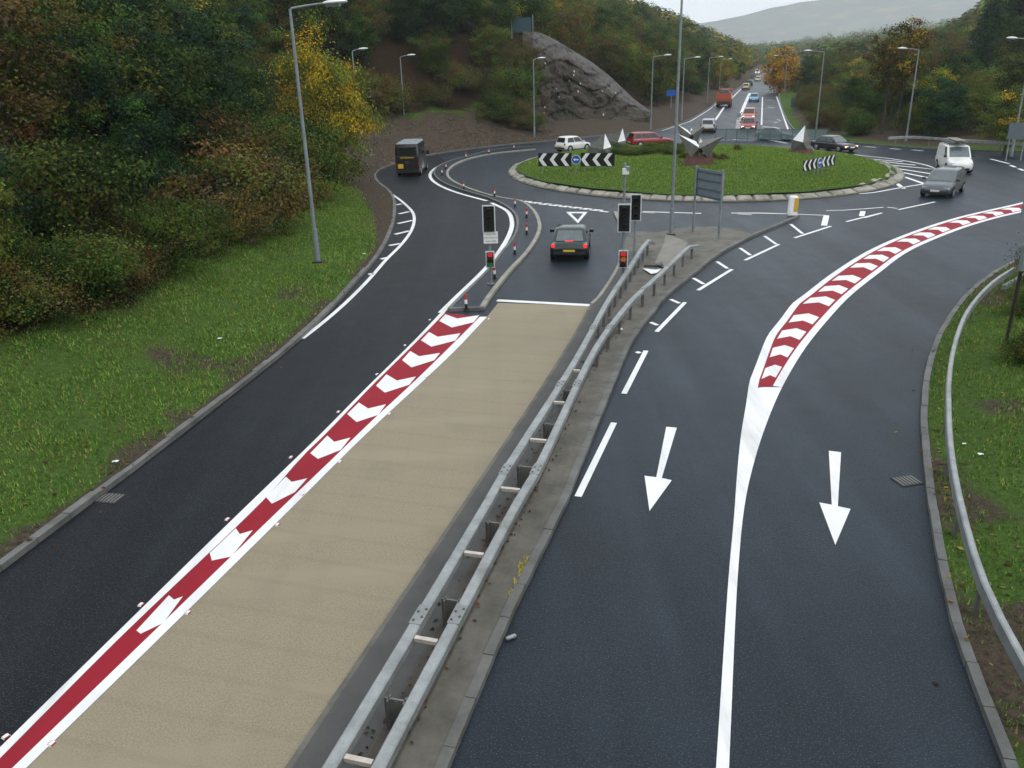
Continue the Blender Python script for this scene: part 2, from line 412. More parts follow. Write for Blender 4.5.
def plen(poly):
    P = np.array(poly, float); return float(np.sum(np.linalg.norm(np.diff(P, axis=0), axis=1)))
# ------------------------------------------------------------------ camera, light, air
cam = bpy.data.cameras.new('camera'); co = bpy.data.objects.new('camera', cam); COL.objects.link(co)
cam.sensor_width = 36; cam.lens = 36*FPX/1024; cam.clip_start = .1; cam.clip_end = 20000
M = Matrix(((AX[0], AU[0], -AF[0], 0), (AX[1], AU[1], -AF[1], 0), (AX[2], AU[2], -AF[2], CAMH), (0, 0, 0, 1)))
co.matrix_world = M; sc.camera = co
SUN_EL, SUN_AZ = R(52), R(140)
w = bpy.data.worlds.new('World'); sc.world = w; w.use_nodes = True
nt = w.node_tree; bg = nt.nodes['Background']
sky = nt.nodes.new('ShaderNodeTexSky'); sky.sky_type = 'NISHITA'; sky.sun_disc = False
sky.sun_elevation = SUN_EL; sky.sun_rotation = SUN_AZ; sky.dust_density = 4; sky.air_density = 1.4
hs = nt.nodes.new('ShaderNodeHueSaturation'); hs.inputs['Saturation'].default_value = .22
nt.links.new(sky.outputs[0], hs.inputs['Color'])
tcw = nt.nodes.new('ShaderNodeTexCoord'); cn = noise_node(nt, 3.0, 5, .6, tcw.outputs['Generated'])
cloud = ramp(nt, cn.outputs[0], .3, .75, (9.2, 9.9, 10.7), (11.6, 12.3, 13.1))       # unbroken cloud deck
nt.links.new(mix(nt, .8, hs.outputs[0], cloud), bg.inputs['Color'])
bg.inputs['Strength'].default_value = .12
sun = bpy.data.lights.new('sun', 'SUN'); so_ = bpy.data.objects.new('sun', sun); COL.objects.link(so_)
sun.energy = .7; sun.angle = R(25); sun.color = (1, .96, .9)
S = Vector((math.sin(SUN_AZ)*math.cos(SUN_EL), math.cos(SUN_AZ)*math.cos(SUN_EL), math.sin(SUN_EL)))
so_.rotation_euler = S.to_track_quat('Z', 'Y').to_euler(); so_.location = (0, -10, 60)
sc.cycles.volume_bounces = 4
vs = sc.view_settings; vs.view_transform = 'Standard'; vs.look = 'None'; vs.gamma = 1; vs.use_curve_mapping = False; vs.exposure = EXPOSURE
# ------------------------------------------------------------------ road outline (three kerb lines) and terrain
left = [(-14.5, -16), (-11.6, 0)] + GL([(0, 572), (100, 497), (200, 420), (300, 340), (350, 290), (385, 247), (396, 210), (391, 193), (378, 182), (376, 175), (382, 169.5), (394, 164.5), (427, 156), (489, 147), (543, 142), (591, 137), (625, 134), (655, 131), (687, 121), (707, 110), (719, 100), (732, 92), (747, 82), (754.7, 74.6)]) + [(165, 560), (262, 900)]
rfar = [(274, 900), (176, 560), (118, 371), (85, 270), (62, 198), (46, 145), (35.5, 108), (32.9, 97), (32.6, 90), (33.8, 83)] + GL([(895, 146.8), (928, 149), (973, 151), (1024, 152.5)]) + [(60, 66), (125, 58)]
rnear = [(125, 50), (60, 46.5), (38, 43), (28, 39)] + GL([(1024, 258), (993, 274), (968, 294), (948, 319), (933, 347), (925, 377), (921, 420), (930, 520), (951, 624), (974, 691), (1004, 768)]) + [(3.2, -4), (0, -16)]
def dens(p):
    q = resample(p, 1.6); out = [q[0]]
    for a in q[1:]:
        st = 1.3 if a[1] < 60 else 2 if a[1] < 130 else 8
        if math.hypot(a[0]-out[-1][0], a[1]-out[-1][1]) >= st: out.append(a)
    out[-1] = q[-1]
    return out
CH = [dens(left), dens(rfar), dens(rnear)]
seg, lab = [], []
for k, ch in enumerate(CH):
    for a, b_ in zip(ch, ch[1:]): seg.append((*a, *b_)); lab.append(k)
SEG, LAB = np.array(seg), np.array(lab)
ROAD = np.array(CH[0]+CH[1]+CH[2])
def chain_dist(P):
    P = np.asarray(P, float); D = np.full(len(P), 1e9); L = np.zeros(len(P), int)
    for (x0, y0, x1, y1), k in zip(SEG, LAB):
        dx, dy = x1-x0, y1-y0
        t = np.clip(((P[:, 0]-x0)*dx+(P[:, 1]-y0)*dy)/(dx*dx+dy*dy), 0, 1)
        d = np.hypot(P[:, 0]-x0-t*dx, P[:, 1]-y0-t*dy); m_ = d < D
        D[m_] = d[m_]; L[m_] = k
    return D, L
def inside(P, poly=None):
    poly = ROAD if poly is None else np.asarray(poly); P = np.asarray(P, float); r = np.zeros(len(P), bool); j = len(poly)-1
    for i in range(len(poly)):
        (xi, yi), (xj, yj) = poly[i], poly[j]; j = i
        if yi == yj: continue
        c = ((yi > P[:, 1]) != (yj > P[:, 1])) & (P[:, 0] < (xj-xi)*(P[:, 1]-yi)/(yj-yi)+xi); r ^= c
    return r
def sstep(a, b_, x):
    t = np.clip((x-a)/(b_-a), 0, 1); return t*t*(3-2*t)
def pw(d, pts): return np.interp(d, [p[0] for p in pts], [p[1] for p in pts])
def wobble(P, s, seed=0): return np.array([noise.fractal(Vector((p[0]*s+seed, p[1]*s, seed*1.7)), 1.0, 2.0, 4) for p in P])
def terrain(P, D=None, L=None):
    P = np.asarray(P, float)
    if D is None: D, L = chain_dist(P)
    x, y = P[:, 0], P[:, 1]
    hA = pw(D, [(0, .1), (3, .55), (7, 1.5), (10, 2.8), (40, 17), (80, 27), (200, 36)])
    cap = np.interp(x, [-40, 2, 8, 14, 21, 24], [11.5, 11.5, 10.2, 6.2, 1.6, 1.4])
    cl = pw(D, [(0, .1), (9, 3.1), (11.5, 3.3), (19, 11.5)]); cl2 = pw(D, [(0, .1), (5, 1.5), (11.5, 1.9), (19, 11.5)])
    cl = np.where(x < 0, cl, cl2)
    hB = np.minimum(cl, np.maximum(cap, 1.5)) + np.maximum(0, D-26)*.38*np.clip(1-(D-26)/160, .3, 1)
    hC = pw(D, [(0, .1), (4, 1.0), (8, 1.7), (60, 25), (150, 41), (300, 50)])
    wB = sstep(62, 80, y); wC = sstep(116, 140, y - .35*np.clip(-x, 0, 40))
    h0 = hA*(1-wB)+hB*wB; h0 = h0*(1-wC)+hC*wC
    h1 = pw(D, [(0, .1), (5, .8), (10, 1.1), (18, 1.3), (70, 5.2), (110, 6.0)])
    brg = sstep(.47, .68, x/np.maximum(y, 1)); far = np.hypot(x, y)
    h1 = h1 + brg*np.clip(far-130, 0, 300)*.17 + np.clip(far-420, 0, 600)*.02
    h2 = pw(D, [(0, .1), (1, .14), (8, 1.0), (40, 4)])
    h = np.where(L == 0, h0, np.where(L == 1, h1, h2))
    return h + wobble(P, .35)*np.clip(D/6, 0, 1)*.16 + wobble(P, .06, 5)*np.clip((D-6)/20, 0, 1)*1.2
def tz(x, y): return float(terrain([(x, y)])[0])
def gpts(x0, x1, y0, y1, s, keep):
    X, Y = np.meshgrid(np.arange(x0, x1, s), np.arange(y0, y1, s)); P = np.c_[X.ravel(), Y.ravel()]
    P = P + np.random.default_rng(3).uniform(-.33, .33, P.shape)*s
    P = P[keep(P)]; D, L = chain_dist(P); return P[D > s*.45]
pts = [gpts(-30, 30, 6, 72, .9, lambda P: np.ones(len(P), bool)),
       gpts(-60, 90, -20, 140, 2.4, lambda P: ~((abs(P[:, 0]) < 30) & (P[:, 1] > 6) & (P[:, 1] < 72))),
       gpts(-150, 330, -20, 400, 9, lambda P: ~((P[:, 0] > -60) & (P[:, 0] < 90) & (P[:, 1] < 140))),
       gpts(-420, 520, -20, 600, 24, lambda P: ~((P[:, 0] > -150) & (P[:, 0] < 330) & (P[:, 1] < 400)))]
PT = np.vstack(pts); PT = PT[~(inside(PT) & (PT[:, 1] > 60) & (chain_dist(PT)[0] > 3))]
nr = len(ROAD); allp = [Vector(p) for p in ROAD] + [Vector(p) for p in PT]
res = geometry.delaunay_2d_cdt(allp, [(i, (i+1) % nr) for i in range(nr)], [], 0, 1e-5)
V2 = np.array([(v.x, v.y) for v in res[0]]); T = np.array([f for f in res[2]])
cen = V2[T].mean(1); ins = inside(cen)
D, L = chain_dist(V2); Z = terrain(V2, D, L)
A2 = (V2[T[:, 1], 0]-V2[T[:, 0], 0])*(V2[T[:, 2], 1]-V2[T[:, 0], 1])-(V2[T[:, 1], 1]-V2[T[:, 0], 1])*(V2[T[:, 2], 0]-V2[T[:, 0], 0])
T[A2 < 0] = T[A2 < 0][:, ::-1]
def tri_obj(name, V, F, mat, smooth=True):
    used, inv = np.unique(F, return_inverse=True); F = inv.reshape(F.shape)
    me = bpy.data.meshes.new(name); me.from_pydata(V[used].tolist(), [], F.tolist()); me.materials.append(MAT[mat])
    if smooth: me.shade_smooth()
    o = bpy.data.objects.new(name, me); COL.objects.link(o); return struct(o), used
tri_obj('road', np.c_[V2, np.zeros(len(V2))], T[ins], 'asphalt')
keep_ = ~ins & ((np.hypot(cen[:, 0], cen[:, 1]) < 600) | (chain_dist(cen)[0] < 40))
gob, used = tri_obj('ground', np.c_[V2, Z], T[keep_], 'earth')
x, y = V2[:, 0], V2[:, 1]; wn = wobble(V2, .25, 9)
soil = np.zeros(len(V2)); lit = np.zeros(len(V2))
mA = (L == 0)
strip_w = np.interp(y, [0, 30, 40, 47, 56, 64, 70], [.2, .25, .5, 1.4, 2.8, 4.0, 9]) + wn*.5
soil[mA] = np.where(D < strip_w, 1, .12)[mA]
lit[mA] = (sstep(np.interp(y, [30, 45, 58], [5.4, 4.3, 3.8]), np.interp(y, [30, 45, 58], [7, 6, 5.5]), D+wn*2)*(y < 70) + sstep(9, 12, D+wn*2)*(y >= 70)*(y < 128) + sstep(4, 7, D+wn*2)*(y >= 128))[mA]
m1 = (L == 1); soil[m1] = (.9*sstep(.6, 1.2, D+wn))[m1]; lit[m1] = (sstep(4, 7, D)*(1-sstep(22, 30, D+wn*8)) + .0)[m1]; soil[m1 & (D > 24)] = 0
m2 = (L == 2); soil[m2] = (np.where(wn > .2, .7, .15)*(D < 2.2)+.08)[m2]
for px_, py_, rad in ((185, 350, .75), (226, 353, .55), (160, 432, .55), (300, 285, .6)):
    q_ = G(px_, py_, .7); soil = np.maximum(soil, .9*(np.hypot((x-q_[0])*1.0, (y-q_[1])*.8)+wn*.5 < rad))
cov = gob.data.color_attributes.new('cover', 'FLOAT_COLOR', 'POINT')
cov.data.foreach_set('color', np.c_[soil, lit, np.zeros(len(V2)), np.ones(len(V2))][used].ravel().astype(np.float32))
b_ = flat(); b_.face([(-9000, -9000, -.9), (9000, -9000, -.9), (9000, 9000, -.9), (-9000, 9000, -.9)], 'far_hill'); struct(b_.build('valley_floor'))
# ------------------------------------------------------------------ kerbs along the outline
k = MB(); L0 = CH[0]
k_ = [p for p in L0]
kerb_units(k, k_, -.02, .17, -.1, .125, 'kerb_concrete'); struct(k.build('kerb'))
k = MB(); sweep(k, CH[1], -.02, .15, -.1, .12, 'kerb_concrete'); struct(k.build('kerb'))
k = MB(); kerb_units(k, CH[2], -.02, .13, -.1, .115, 'kerb_concrete'); struct(k.build('kerb'))
# ------------------------------------------------------------------ buff lane, painted bands
ZL = .008
lo_out = resample(GL([(0, 748), (110, 640), (220, 532), (317.5, 437.5), (362, 392.5), (415, 340), (441, 312.5)]), 1)
lo_in = resample(GL([(0, 759), (116, 642), (264, 500), (305, 454), (324, 436), (365.5, 392.5), (418, 340.5), (445, 313)]), 1)
ro_in = resample(GL([(13, 768), (130, 655), (290, 500), (340, 452), (372, 421), (412, 384), (452, 345), (480, 317)]), 1)
ro_out = resample(GL([(27, 768), (140, 658), (300, 500), (345, 455), (377, 424), (417, 387), (457, 349), (487, 317)]), 1)
def ext(poly, d=9):   # carry a line on under the footbridge
    (x0, y0), (x1, y1) = poly[0], poly[3]; l = math.hypot(x1-x0, y1-y0)
    return [(x0-(x1-x0)/l*d, y0-(y1-y0)/l*d)] + poly
lo_out, lo_in, ro_in, ro_out = (even(ext(p), 40) for p in (lo_out, lo_in, ro_in, ro_out))
b_r = resample(GL([(289, 768), (389.5, 617), (467.5, 500), (536, 397), (575, 334), (590.5, 306)]), 1); b_r = even(ext(b_r), 40)
BANG = math.atan2(b_r[-1][1]-b_r[0][1], b_r[-1][0]-b_r[0][0])
beige_mat(BANG-math.pi/2)
top_l = G(498, 303)
mb = flat(); lane = [p for p in ro_out if p[1] < top_l[1]-.8] + [top_l]
strip(mb, even(b_r, 60), even(lane, 60), .004, 'buff_surfacing'); struct(mb.build('buff_surfacing'))
mb = flat(); strip(mb, ro_in, lo_in, ZL, 'red_paint'); struct(mb.build('red_band'))
mb = flat(); strip(mb, lo_in, lo_out, ZL+.003, 'white_paint'); strip(mb, ro_out, ro_in, ZL+.003, 'white_paint')
a_, c_ = G(497, 300.5), G(592, 305.5); ribbon(mb, [c_, a_], .28, ZL, 'white_paint'); struct(mb.build('road_marking'))
chv = []
def T4(l, ox, oy, s=4.0): return [(ox+x/s, oy+y/s) for x, y in l]
chv.append(T4([(180, 137), (230, 155), (325, 141), (300, 171), (207, 193), (153, 165)], 400, 280))
chv.append(T4([(115, 208), (152, 228), (250, 213), (228, 244), (125, 270), (80, 243)], 400, 280))
chv.append(T4([(40, 284), (78, 306), (168, 292), (143, 323), (45, 353), (5, 322)], 400, 280))
chv.append(T4([(745, 137), (790, 163), (872, 146), (843, 181), (738, 214), (700, 185)], 200, 340))
chv.append(T4([(635, 250), (675, 275), (752, 257), (718, 302), (625, 332), (585, 298)], 200, 340))
chv.append(T4([(510, 382), (540, 408), (610, 390), (568, 442), (470, 480), (437, 456)], 200, 340))
chv.append(T4([(345, 546), (370, 568), (437, 553), (383, 612), (285, 660), (260, 632)], 200, 340))
chv.append([(236.7, 528), (241, 534), (255, 530), (232, 557.6), (211, 562), (208.7, 554)])
chv.append(T4([(487, 272), (503, 285), (530, 275), (470, 355), (400, 388), (387, 378)], 0, 500, 2.865))
mb = flat()
for c in chv:
    cx, cy = sum(q[0] for q in c)/len(c), sum(q[1] for q in c)/len(c); c = [(cx+(q[0]-cx)*.93-.4, cy+(q[1]-cy)*.95) for q in c]
    mb.prism(GL(c), None, ZL+.004, 'white_paint')
struct(mb.build('chevron_marking'))
# ------------------------------------------------------------------ right-hand curved band
rl_o = [(716, 768), (729, 572), (734, 517.5), (737, 475), (741, 435), (746, 405), (750, 380), (754, 370), (762.5, 347.5), (768, 335), (780, 320), (793, 303), (802.5, 296), (830.5, 274.5), (868, 251), (905.5, 234.5), (955.5, 218), (1024, 202)]
rr_o = [(729, 768), (738, 572), (745, 502.5), (754, 462.5), (762.5, 435), (775, 402.5), (786, 380), (805.5, 348), (830.5, 317), (850.5, 296), (880.5, 272), (908, 252), (943, 236), (980, 223), (1024, 212)]
A = resample(GL(rl_o)+[(36, 53), (60, 55)], .7); B = resample(GL(rr_o)+[(38, 50.5), (60, 52)], .7)
def nearest(poly, p):
    P = np.array(poly); return int(np.argmin(np.hypot(P[:, 0]-p[0], P[:, 1]-p[1])))
A = ext(A, 9); B = ext(B, 9)
s0A, s0B = nearest(A, G(750.5, 391)), nearest(B, G(780, 391))
A0, B0, A1, B1 = even(A[:s0A+1], 50), even(B[:s0B+1], 50), even(A[s0A:], 110), even(B[s0B:], 110)
mb = flat(); strip(mb, B0, A0, ZL, 'white_paint')
WL = .24
Ai, Bi = offs(A1, -WL), offs(B1, WL)
strip(mb, Ai, A1, ZL+.003, 'white_paint'); strip(mb, B1, Bi, ZL+.003, 'white_paint'); struct(mb.build('road_marking'))
mb = flat(); strip(mb, Bi, Ai, ZL, 'red_paint'); struct(mb.build('red_band'))
mb = flat(); cl = [((a[0]+b[0])/2, (a[1]+b[1])/2) for a, b in zip(Ai, Bi)]
cp = GL([(774, 371), (780.5, 351), (792, 333), (804, 317), (818, 302), (833.5, 289.5), (849, 278), (863, 267), (878, 258), (893, 249.5), (908, 241.5), (924, 235), (940.5, 229), (957, 223), (974, 218), (993, 213), (1012, 209)]) + [(29.8, 47.3), (31.6, 48.2), (33.4, 49.1)]
for j, p in enumerate(cp):
    def onl(poly, i, d):    # point d metres on from index i
        P = np.array(poly); Lc = np.r_[0, np.cumsum(np.linalg.norm(np.diff(P, axis=0), axis=1))]
        return (float(np.interp(Lc[i]+d, Lc, P[:, 0])), float(np.interp(Lc[i]+d, Lc, P[:, 1])))
    i = nearest(cl, p); wv = math.dist(Ai[i], Bi[i]); e = min(.13, wv*.09)
    al, bl = offs(Ai, -e), offs(Bi, e); t = .46; q = wv*.26+.12
    mb.prism([onl(al, i, -t-q*.35), onl(cl, i, -t+q*.65), onl(bl, i, -t-q*.35), onl(bl, i, t-q*.35), onl(cl, i, t+q*.65), onl(al, i, t-q*.35)], None, ZL+.004, 'white_paint')
struct(mb.build('chevron_marking'))
# ------------------------------------------------------------------ lines, dashes, arrows
mb = flat()
LZ = [0]
def line(px, w, mat='white_paint', z=ZL, sm=False):
    LZ[0] += 1; z = ZL+.0009*(LZ[0] % 7); p = GL(px); p = resample(p, 1) if sm else p; ribbon(mb, p, w, z, mat)
t2 = lambda l: T4(l, 256, 160)
line(t2([(185, 715), (250, 665), (350, 580), (450, 480), (520, 400), (580, 340), (620, 285), (633, 240), (627, 210), (600, 180), (560, 148), (515, 122)]), .17, sm=True)
for a in ([(560, 180), (582, 176)], [(572, 216), (612, 207)], [(568, 255), (625, 242)], [(556, 298), (614, 284)], [(533, 343), (578, 335)], [(500, 397), (530, 390)], [(450, 458), (472, 455)], [(543, 152), (552, 149)]): line(t2(a), .26)
line([(452, 161), (442.5, 164.5), (433, 170), (430, 175.5), (433, 181), (442.5, 187), (458, 193), (487, 201)][::-1], .24, sm=True)
line([(441, 313), (454, 300), (487, 267.5), (502.5, 247), (510, 233), (512, 222), (507, 211), (491.5, 203)], .24, sm=True)
t4 = lambda l: T4(l, 640, 200)
for a, wd in (([(232, 362), (368, 278)], .16), ([(420, 242), (556, 178)], .16), ([(618, 152), (764, 105)], .16), ([(825, 87), (968, 52)], .16), ([(66, 528), (180, 410)], .15),
              ([(213, 313), (255, 337)], .16), ([(308, 247), (350, 275)], .16), ([(400, 193), (442, 222)], .16), ([(498, 145), (545, 178)], .16), ([(603, 97), (650, 135)], .16), ([(746, 62), (736, 103)], .3), ([(892, 45), (886, 65)], .28),
              ([(122, 398), (158, 414)], .15), ([(42, 490), (70, 502)], .15), ([(365, 53), (480, 53), (585, 56)], .22), ([(390, 57), (448, 60)], .12), ([(625, 57), (745, 62)], .14), ([(745, 43), (820, 41), (972, 30)], .13), ([(10, 47), (245, 54)], .2), ([(0, 50), (60, 53)], .1)): line(t4(a), wd)
for a in ([(578, 497), (614, 423)], [(624, 394), (646, 351)]): line(a, .15)
line([(636.5, 352), (640, 353.5)], .15)
for (a, b) in zip([(515, 199.8), (524, 201.2), (534, 202.6), (544, 203.8), (554, 205), (564, 206.2), (574, 207.3), (584, 208.4), (594, 209.6)], [(522, 200.6), (532, 202), (542, 203.3), (552, 204.5), (562, 205.7), (572, 206.8), (582, 208), (592, 209.2), (603, 210.6)]):
    line([a, b], .26); p, q = G(*a), G(*b); ribbon(mb, [(p[0]+.25, p[1]-.62), (q[0]+.25, q[1]-.62)], .22, ZL+.007, 'white_paint')
tri = [(566, 212), (587.5, 212), (578, 223.5)]; cx, cy = 577.3, 215.2
tin = [(cx+(p[0]-cx)*.58, cy+(p[1]-cy)*.58) for p in tri]
for i in range(3):
    j = (i+1) % 3; mb.prism(GL([tri[i], tri[j], tin[j], tin[i]]), None, ZL, 'white_paint')
t8 = lambda l: T4(l, 864, 120, 6.4)
line(t8([(-60, 222), (0, 230), (130, 243), (250, 260), (400, 290), (478, 322)]), .2, sm=True)
line(t8([(-30, 473), (60, 465), (200, 440), (395, 408)]), .18, sm=True)
for a in ([(40, 250), (250, 268)], [(70, 262), (330, 290)], [(180, 290), (440, 315)], [(205, 310), (430, 345)], [(240, 335), (410, 370)], [(260, 365), (388, 410)], [(207, 405), (255, 440)]): line(t8(a), .28)
for a, wd in (([(220, 575), (455, 525)], .16), ([(0, 570), (125, 560)], .14), ([(150, 560), (212, 567)], .14), ([(0, 627), (115, 595)], .16), ([(810, 250), (930, 280)], .2), ([(936, 290), (970, 303)], .25), ([(990, 312), (1024, 325)], .25)): line(t8(a), wd)
# the dual carriageway
for a, wd in (([(741, 89), (727, 103), (714, 122)], .3), ([(749.8, 93), (745, 104), (739.5, 118.6)], .55), ([(762.5, 97), (761.5, 125)], .2), ([(776.6, 96.6), (788.2, 130)], .2), ([(745, 108.3), (774, 108.5)], .4), ([(762, 126.8), (773, 127)], .6),
              ([(662, 130.8), (690, 121.5), (708, 110.5), (720, 100.5)], .15), ([(702, 142), (722, 136.8), (737, 140)], .5), ([(746, 137.5), (770, 140), (787, 143.5)], .5), ([(768, 121), (776, 121.5)], .4), ([(774, 123), (779, 122)], .5), ([(767, 100), (773, 100.6)], .5), ([(767, 107), (774, 108)], .7), ([(777, 119.5), (781, 121)], .35),
              ([(864, 146.5), (876, 147.5)], .5), ([(890, 148.5), (900, 149.5)], .5), ([(912, 150), (923, 151)], .5)): line(a, wd, 'faded_paint' if wd in (.4, .5, .7, .35) else 'white_paint')
for p in ([(105, 188), (147, 192), (87, 393), (127, 402), (38, 525), (18, 384), (65, 390)], [(755, 284), (804, 290), (791, 506), (842, 517), (781, 661), (717, 491), (767, 500)]):
    mb.prism(GL(T4(p, 640, 380)), None, ZL, 'white_paint')
struct(mb.build('road_marking'))
# yellow surveyor's scrawl on the concrete margin
mb = flat(); rr = random.Random(5)
for x, y, s in ((527, 560, 7), (523, 572, 9), (518, 584, 9), (512, 592, 6), (521, 566, 6), (509, 604, 5), (530, 556, 4)):
    for k in range(3):
        q = [(x+rr.uniform(-s, s)*.45, y+rr.uniform(-s, s)*.8) for _ in range(4)]
        ribbon(mb, resample(GL(q, .1), .1), .012, .114, 'yellow_paint')
struct(mb.build('paint_scrawl'))
# ------------------------------------------------------------------ central reserve
r_edge = resample(GL([(450, 768), (509, 626), (569, 500), (580, 472), (595, 435), (617, 380), (635, 340), (656, 312), (665, 300), (695, 275), (722, 254), (752, 237.8)]), .8)
r_edge = ext(r_edge, 8)
l_edge = ext(resample(GL([(289.5, 768), (390, 617), (468, 500), (536.5, 397), (575.5, 334), (591, 306), (597, 300), (617.5, 267.5), (622, 250), (628, 236)]), 1), 8)
tip = GL([(753, 236.5), (739, 232), (720, 228.7), (691, 228.6), (672, 231), (655, 234.5), (640, 233)])
mb = MB(); mb.prism(l_edge + tip[::-1] + r_edge[::-1], -.05, .1, 'dark_concrete'); struct(mb.build('central_reserve'))
kr = resample(r_edge + GL([(770, 230), (800, 217.5)]), .8)
mb = MB(); kerb_units(mb, kr, 0, .16, -.05, .118, 'kerb_concrete'); struct(mb.build('kerb'))
mb = MB(); sweep(mb, GL([(613.5, 213), (615, 217), (618.5, 224)]), 0, .2, -.02, .1, 'pale_kerb'); struct(mb.build('kerb'))
mb = MB(); sweep(mb, resample(GL([(590.5, 306), (597, 300), (617.5, 267.5), (622, 250)]), .8), -.1, .02, -.02, .112, 'pale_kerb'); struct(mb.build('kerb'))
# ------------------------------------------------------------------ splitter island with pale kerbs
sl = GL([(448.5, 311), (461, 298), (487, 272.5), (503, 252), (513, 239), (517, 227), (515, 216), (507, 208), (488, 199), (463, 191.5), (444, 184), (436, 178), (434, 172), (441, 165.5), (454, 160.5), (470, 156.5), (489, 151.5), (514, 148), (536, 147.3)])
sr = GL([(484, 310), (490, 300), (510, 274), (527.5, 255), (537, 241), (541, 230), (540, 222), (534, 211), (521, 202), (506, 199.5), (490, 196), (470, 189.5), (456.5, 183.5), (449.5, 178), (449, 171.5), (458, 164), (474, 158.3), (499, 153.6), (536, 150)])
sl, sr = resample(sl, .6), resample(sr, .6)
mb = MB(); mb.prism(even(sr, 120)+even(sl, 120)[::-1], -.05, .09, 'asphalt'); struct(mb.build('traffic_island'))
mb = MB(); sweep(mb, sl, -.1, .03, -.05, .115, 'kerb_concrete'); sweep(mb, sr, -.02, .17, -.05, .118, 'pale_kerb'); sweep(mb, [sl[0], sr[0]], -.08, .08, -.05, .122, 'kerb_concrete'); struct(mb.build('kerb'))
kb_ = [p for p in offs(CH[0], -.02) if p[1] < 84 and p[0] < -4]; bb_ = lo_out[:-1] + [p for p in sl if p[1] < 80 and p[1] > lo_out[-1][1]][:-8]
mb = flat(); mb.prism(bb_ + kb_[::-1], None, .003, 'vignetted_asphalt'); struct(mb.build('vignetted_asphalt'))  # sheet painting the left carriageway's vignetted darkness; same surfacing as the rest
# ------------------------------------------------------------------ roundabout
RC, RRX, RRY = (15.0, 67.4), 14.9, 16.7
def ell(t, r): return (RC[0]+math.cos(t)*(RRX+r), RC[1]+math.sin(t)*(RRY+r))
def dome(x, y):
    q = math.hypot((x-RC[0])/(RRX-1.5), (y-RC[1])/(RRY-1.5)); return .34+.75*max(0, 1-q*q)+.07*fbm(x, y, .25)
mb = flat(); nt_ = 96
rows = []
for j, r in enumerate([0, .25, .5, .7, .85, .95, 1.0]):
    rows.append([(RC[0]+math.cos(t)*(RRX-.72)*r, RC[1]+math.sin(t)*(RRY-.72)*r) for t in (2*math.pi*i/nt_ for i in range(nt_))])
mb.grid([[(p[0], p[1], dome(*p)) for p in r] for r in rows][::-1], 'earth', True)
isl = mb.build('roundabout_turf', smooth=80); struct(isl)
cv = isl.data.color_attributes.new('cover', 'FLOAT_COLOR', 'POINT')
for v, c in zip(isl.data.vertices, cv.data): c.color = (.05, 0, 0, 1)
mb = MB(); rr = random.Random(11)
rows = [[(*ell(2*math.pi*i/96, r), z) for i in range(96)] for r, z in ((0, -.03), (0, .05), (-.6, .2), (-1.0, .3))]
mb.grid(rows, 'dark_concrete', True); struct(mb.build('apron_bed'))
mb = MB()
for row, (ra, rb, za, zb) in enumerate(((-.05, -.62, .06, .2), (-.68, -1.1, .2, .32))):
    n = 88 if row == 0 else 102
    for i in range(n):
        t0, t1 = 2*math.pi*(i+rr.uniform(.02, .12))/n, 2*math.pi*(i+1-rr.uniform(.02, .12))/n
        if row and (not (-1.0 < (t0 if t0 < 3.1 else t0-6.283) < .9) or rr.random() < .3): continue
        q = [(*ell(t0, ra+rr.uniform(-.08, .02)), za), (*ell(t1, ra+rr.uniform(-.08, .02)), za), (*ell(t1, rb+rr.uniform(-.1, .1)), zb), (*ell(t0, rb+rr.uniform(-.1, .1)), zb)]
        up = rr.uniform(.05, .12); cxx = sum(a[0] for a in q)/4; cyy = sum(a[1] for a in q)/4
        tp = [(cxx+(a[0]-cxx)*.86, cyy+(a[1]-cyy)*.86, a[2]+up+rr.uniform(-.02, .03)) for a in q]
        mb.grid([[(a[0], a[1], a[2]-.1) for a in q], [(a[0], a[1], a[2]+up*.4) for a in q], tp], 'stone', True, True)
struct(mb.build('stone_apron'))
# hills beyond the valley
def ridge_z(D, prof, depth, amp, br, r):
    q = (r-D)/depth; return -2+np.interp(br, [p[0] for p in prof], [p[1] for p in prof])*(q**.8)+amp*q*fbm(br*D, r, 2.2/D*3, 5)
NEARHILL = (640, [(-.9, 6), (.22, 8), (.30, 16), (.42, 40), (.55, 75), (1, 110)], 1300, 10)
def ridge(name, D, prof, depth, amp, seed):
    rows = []
    for j in range(26):
        q = j/25; r = D+depth*q; row = []
        for i in range(140):
            br = -.9+1.9*i/139
            h = np.interp(br, [p[0] for p in prof], [p[1] for p in prof])
            z = -2+h*(q**.8)+amp*q*fbm(br*D, r, 2.2/D*3, 5)
            row.append((r*math.sin(br), r*math.cos(br), z))
        rows.append(row)
    m_ = flat(); m_.grid(rows, 'far_hill'); o = m_.build(name, smooth=80)
    for p_ in o.data.polygons:
        if p_.normal.z < 0: p_.flip()
    struct(o)
ridge('hill', 5200, [(-.9, 150), (.2, 240), (.3, 350), (.42, 520), (.55, 680), (1, 820)], 2600, 60, 1)
ridge('hill', 640, [(-.9, 6), (.22, 8), (.30, 16), (.42, 40), (.55, 75), (1, 110)], 1300, 10, 4)
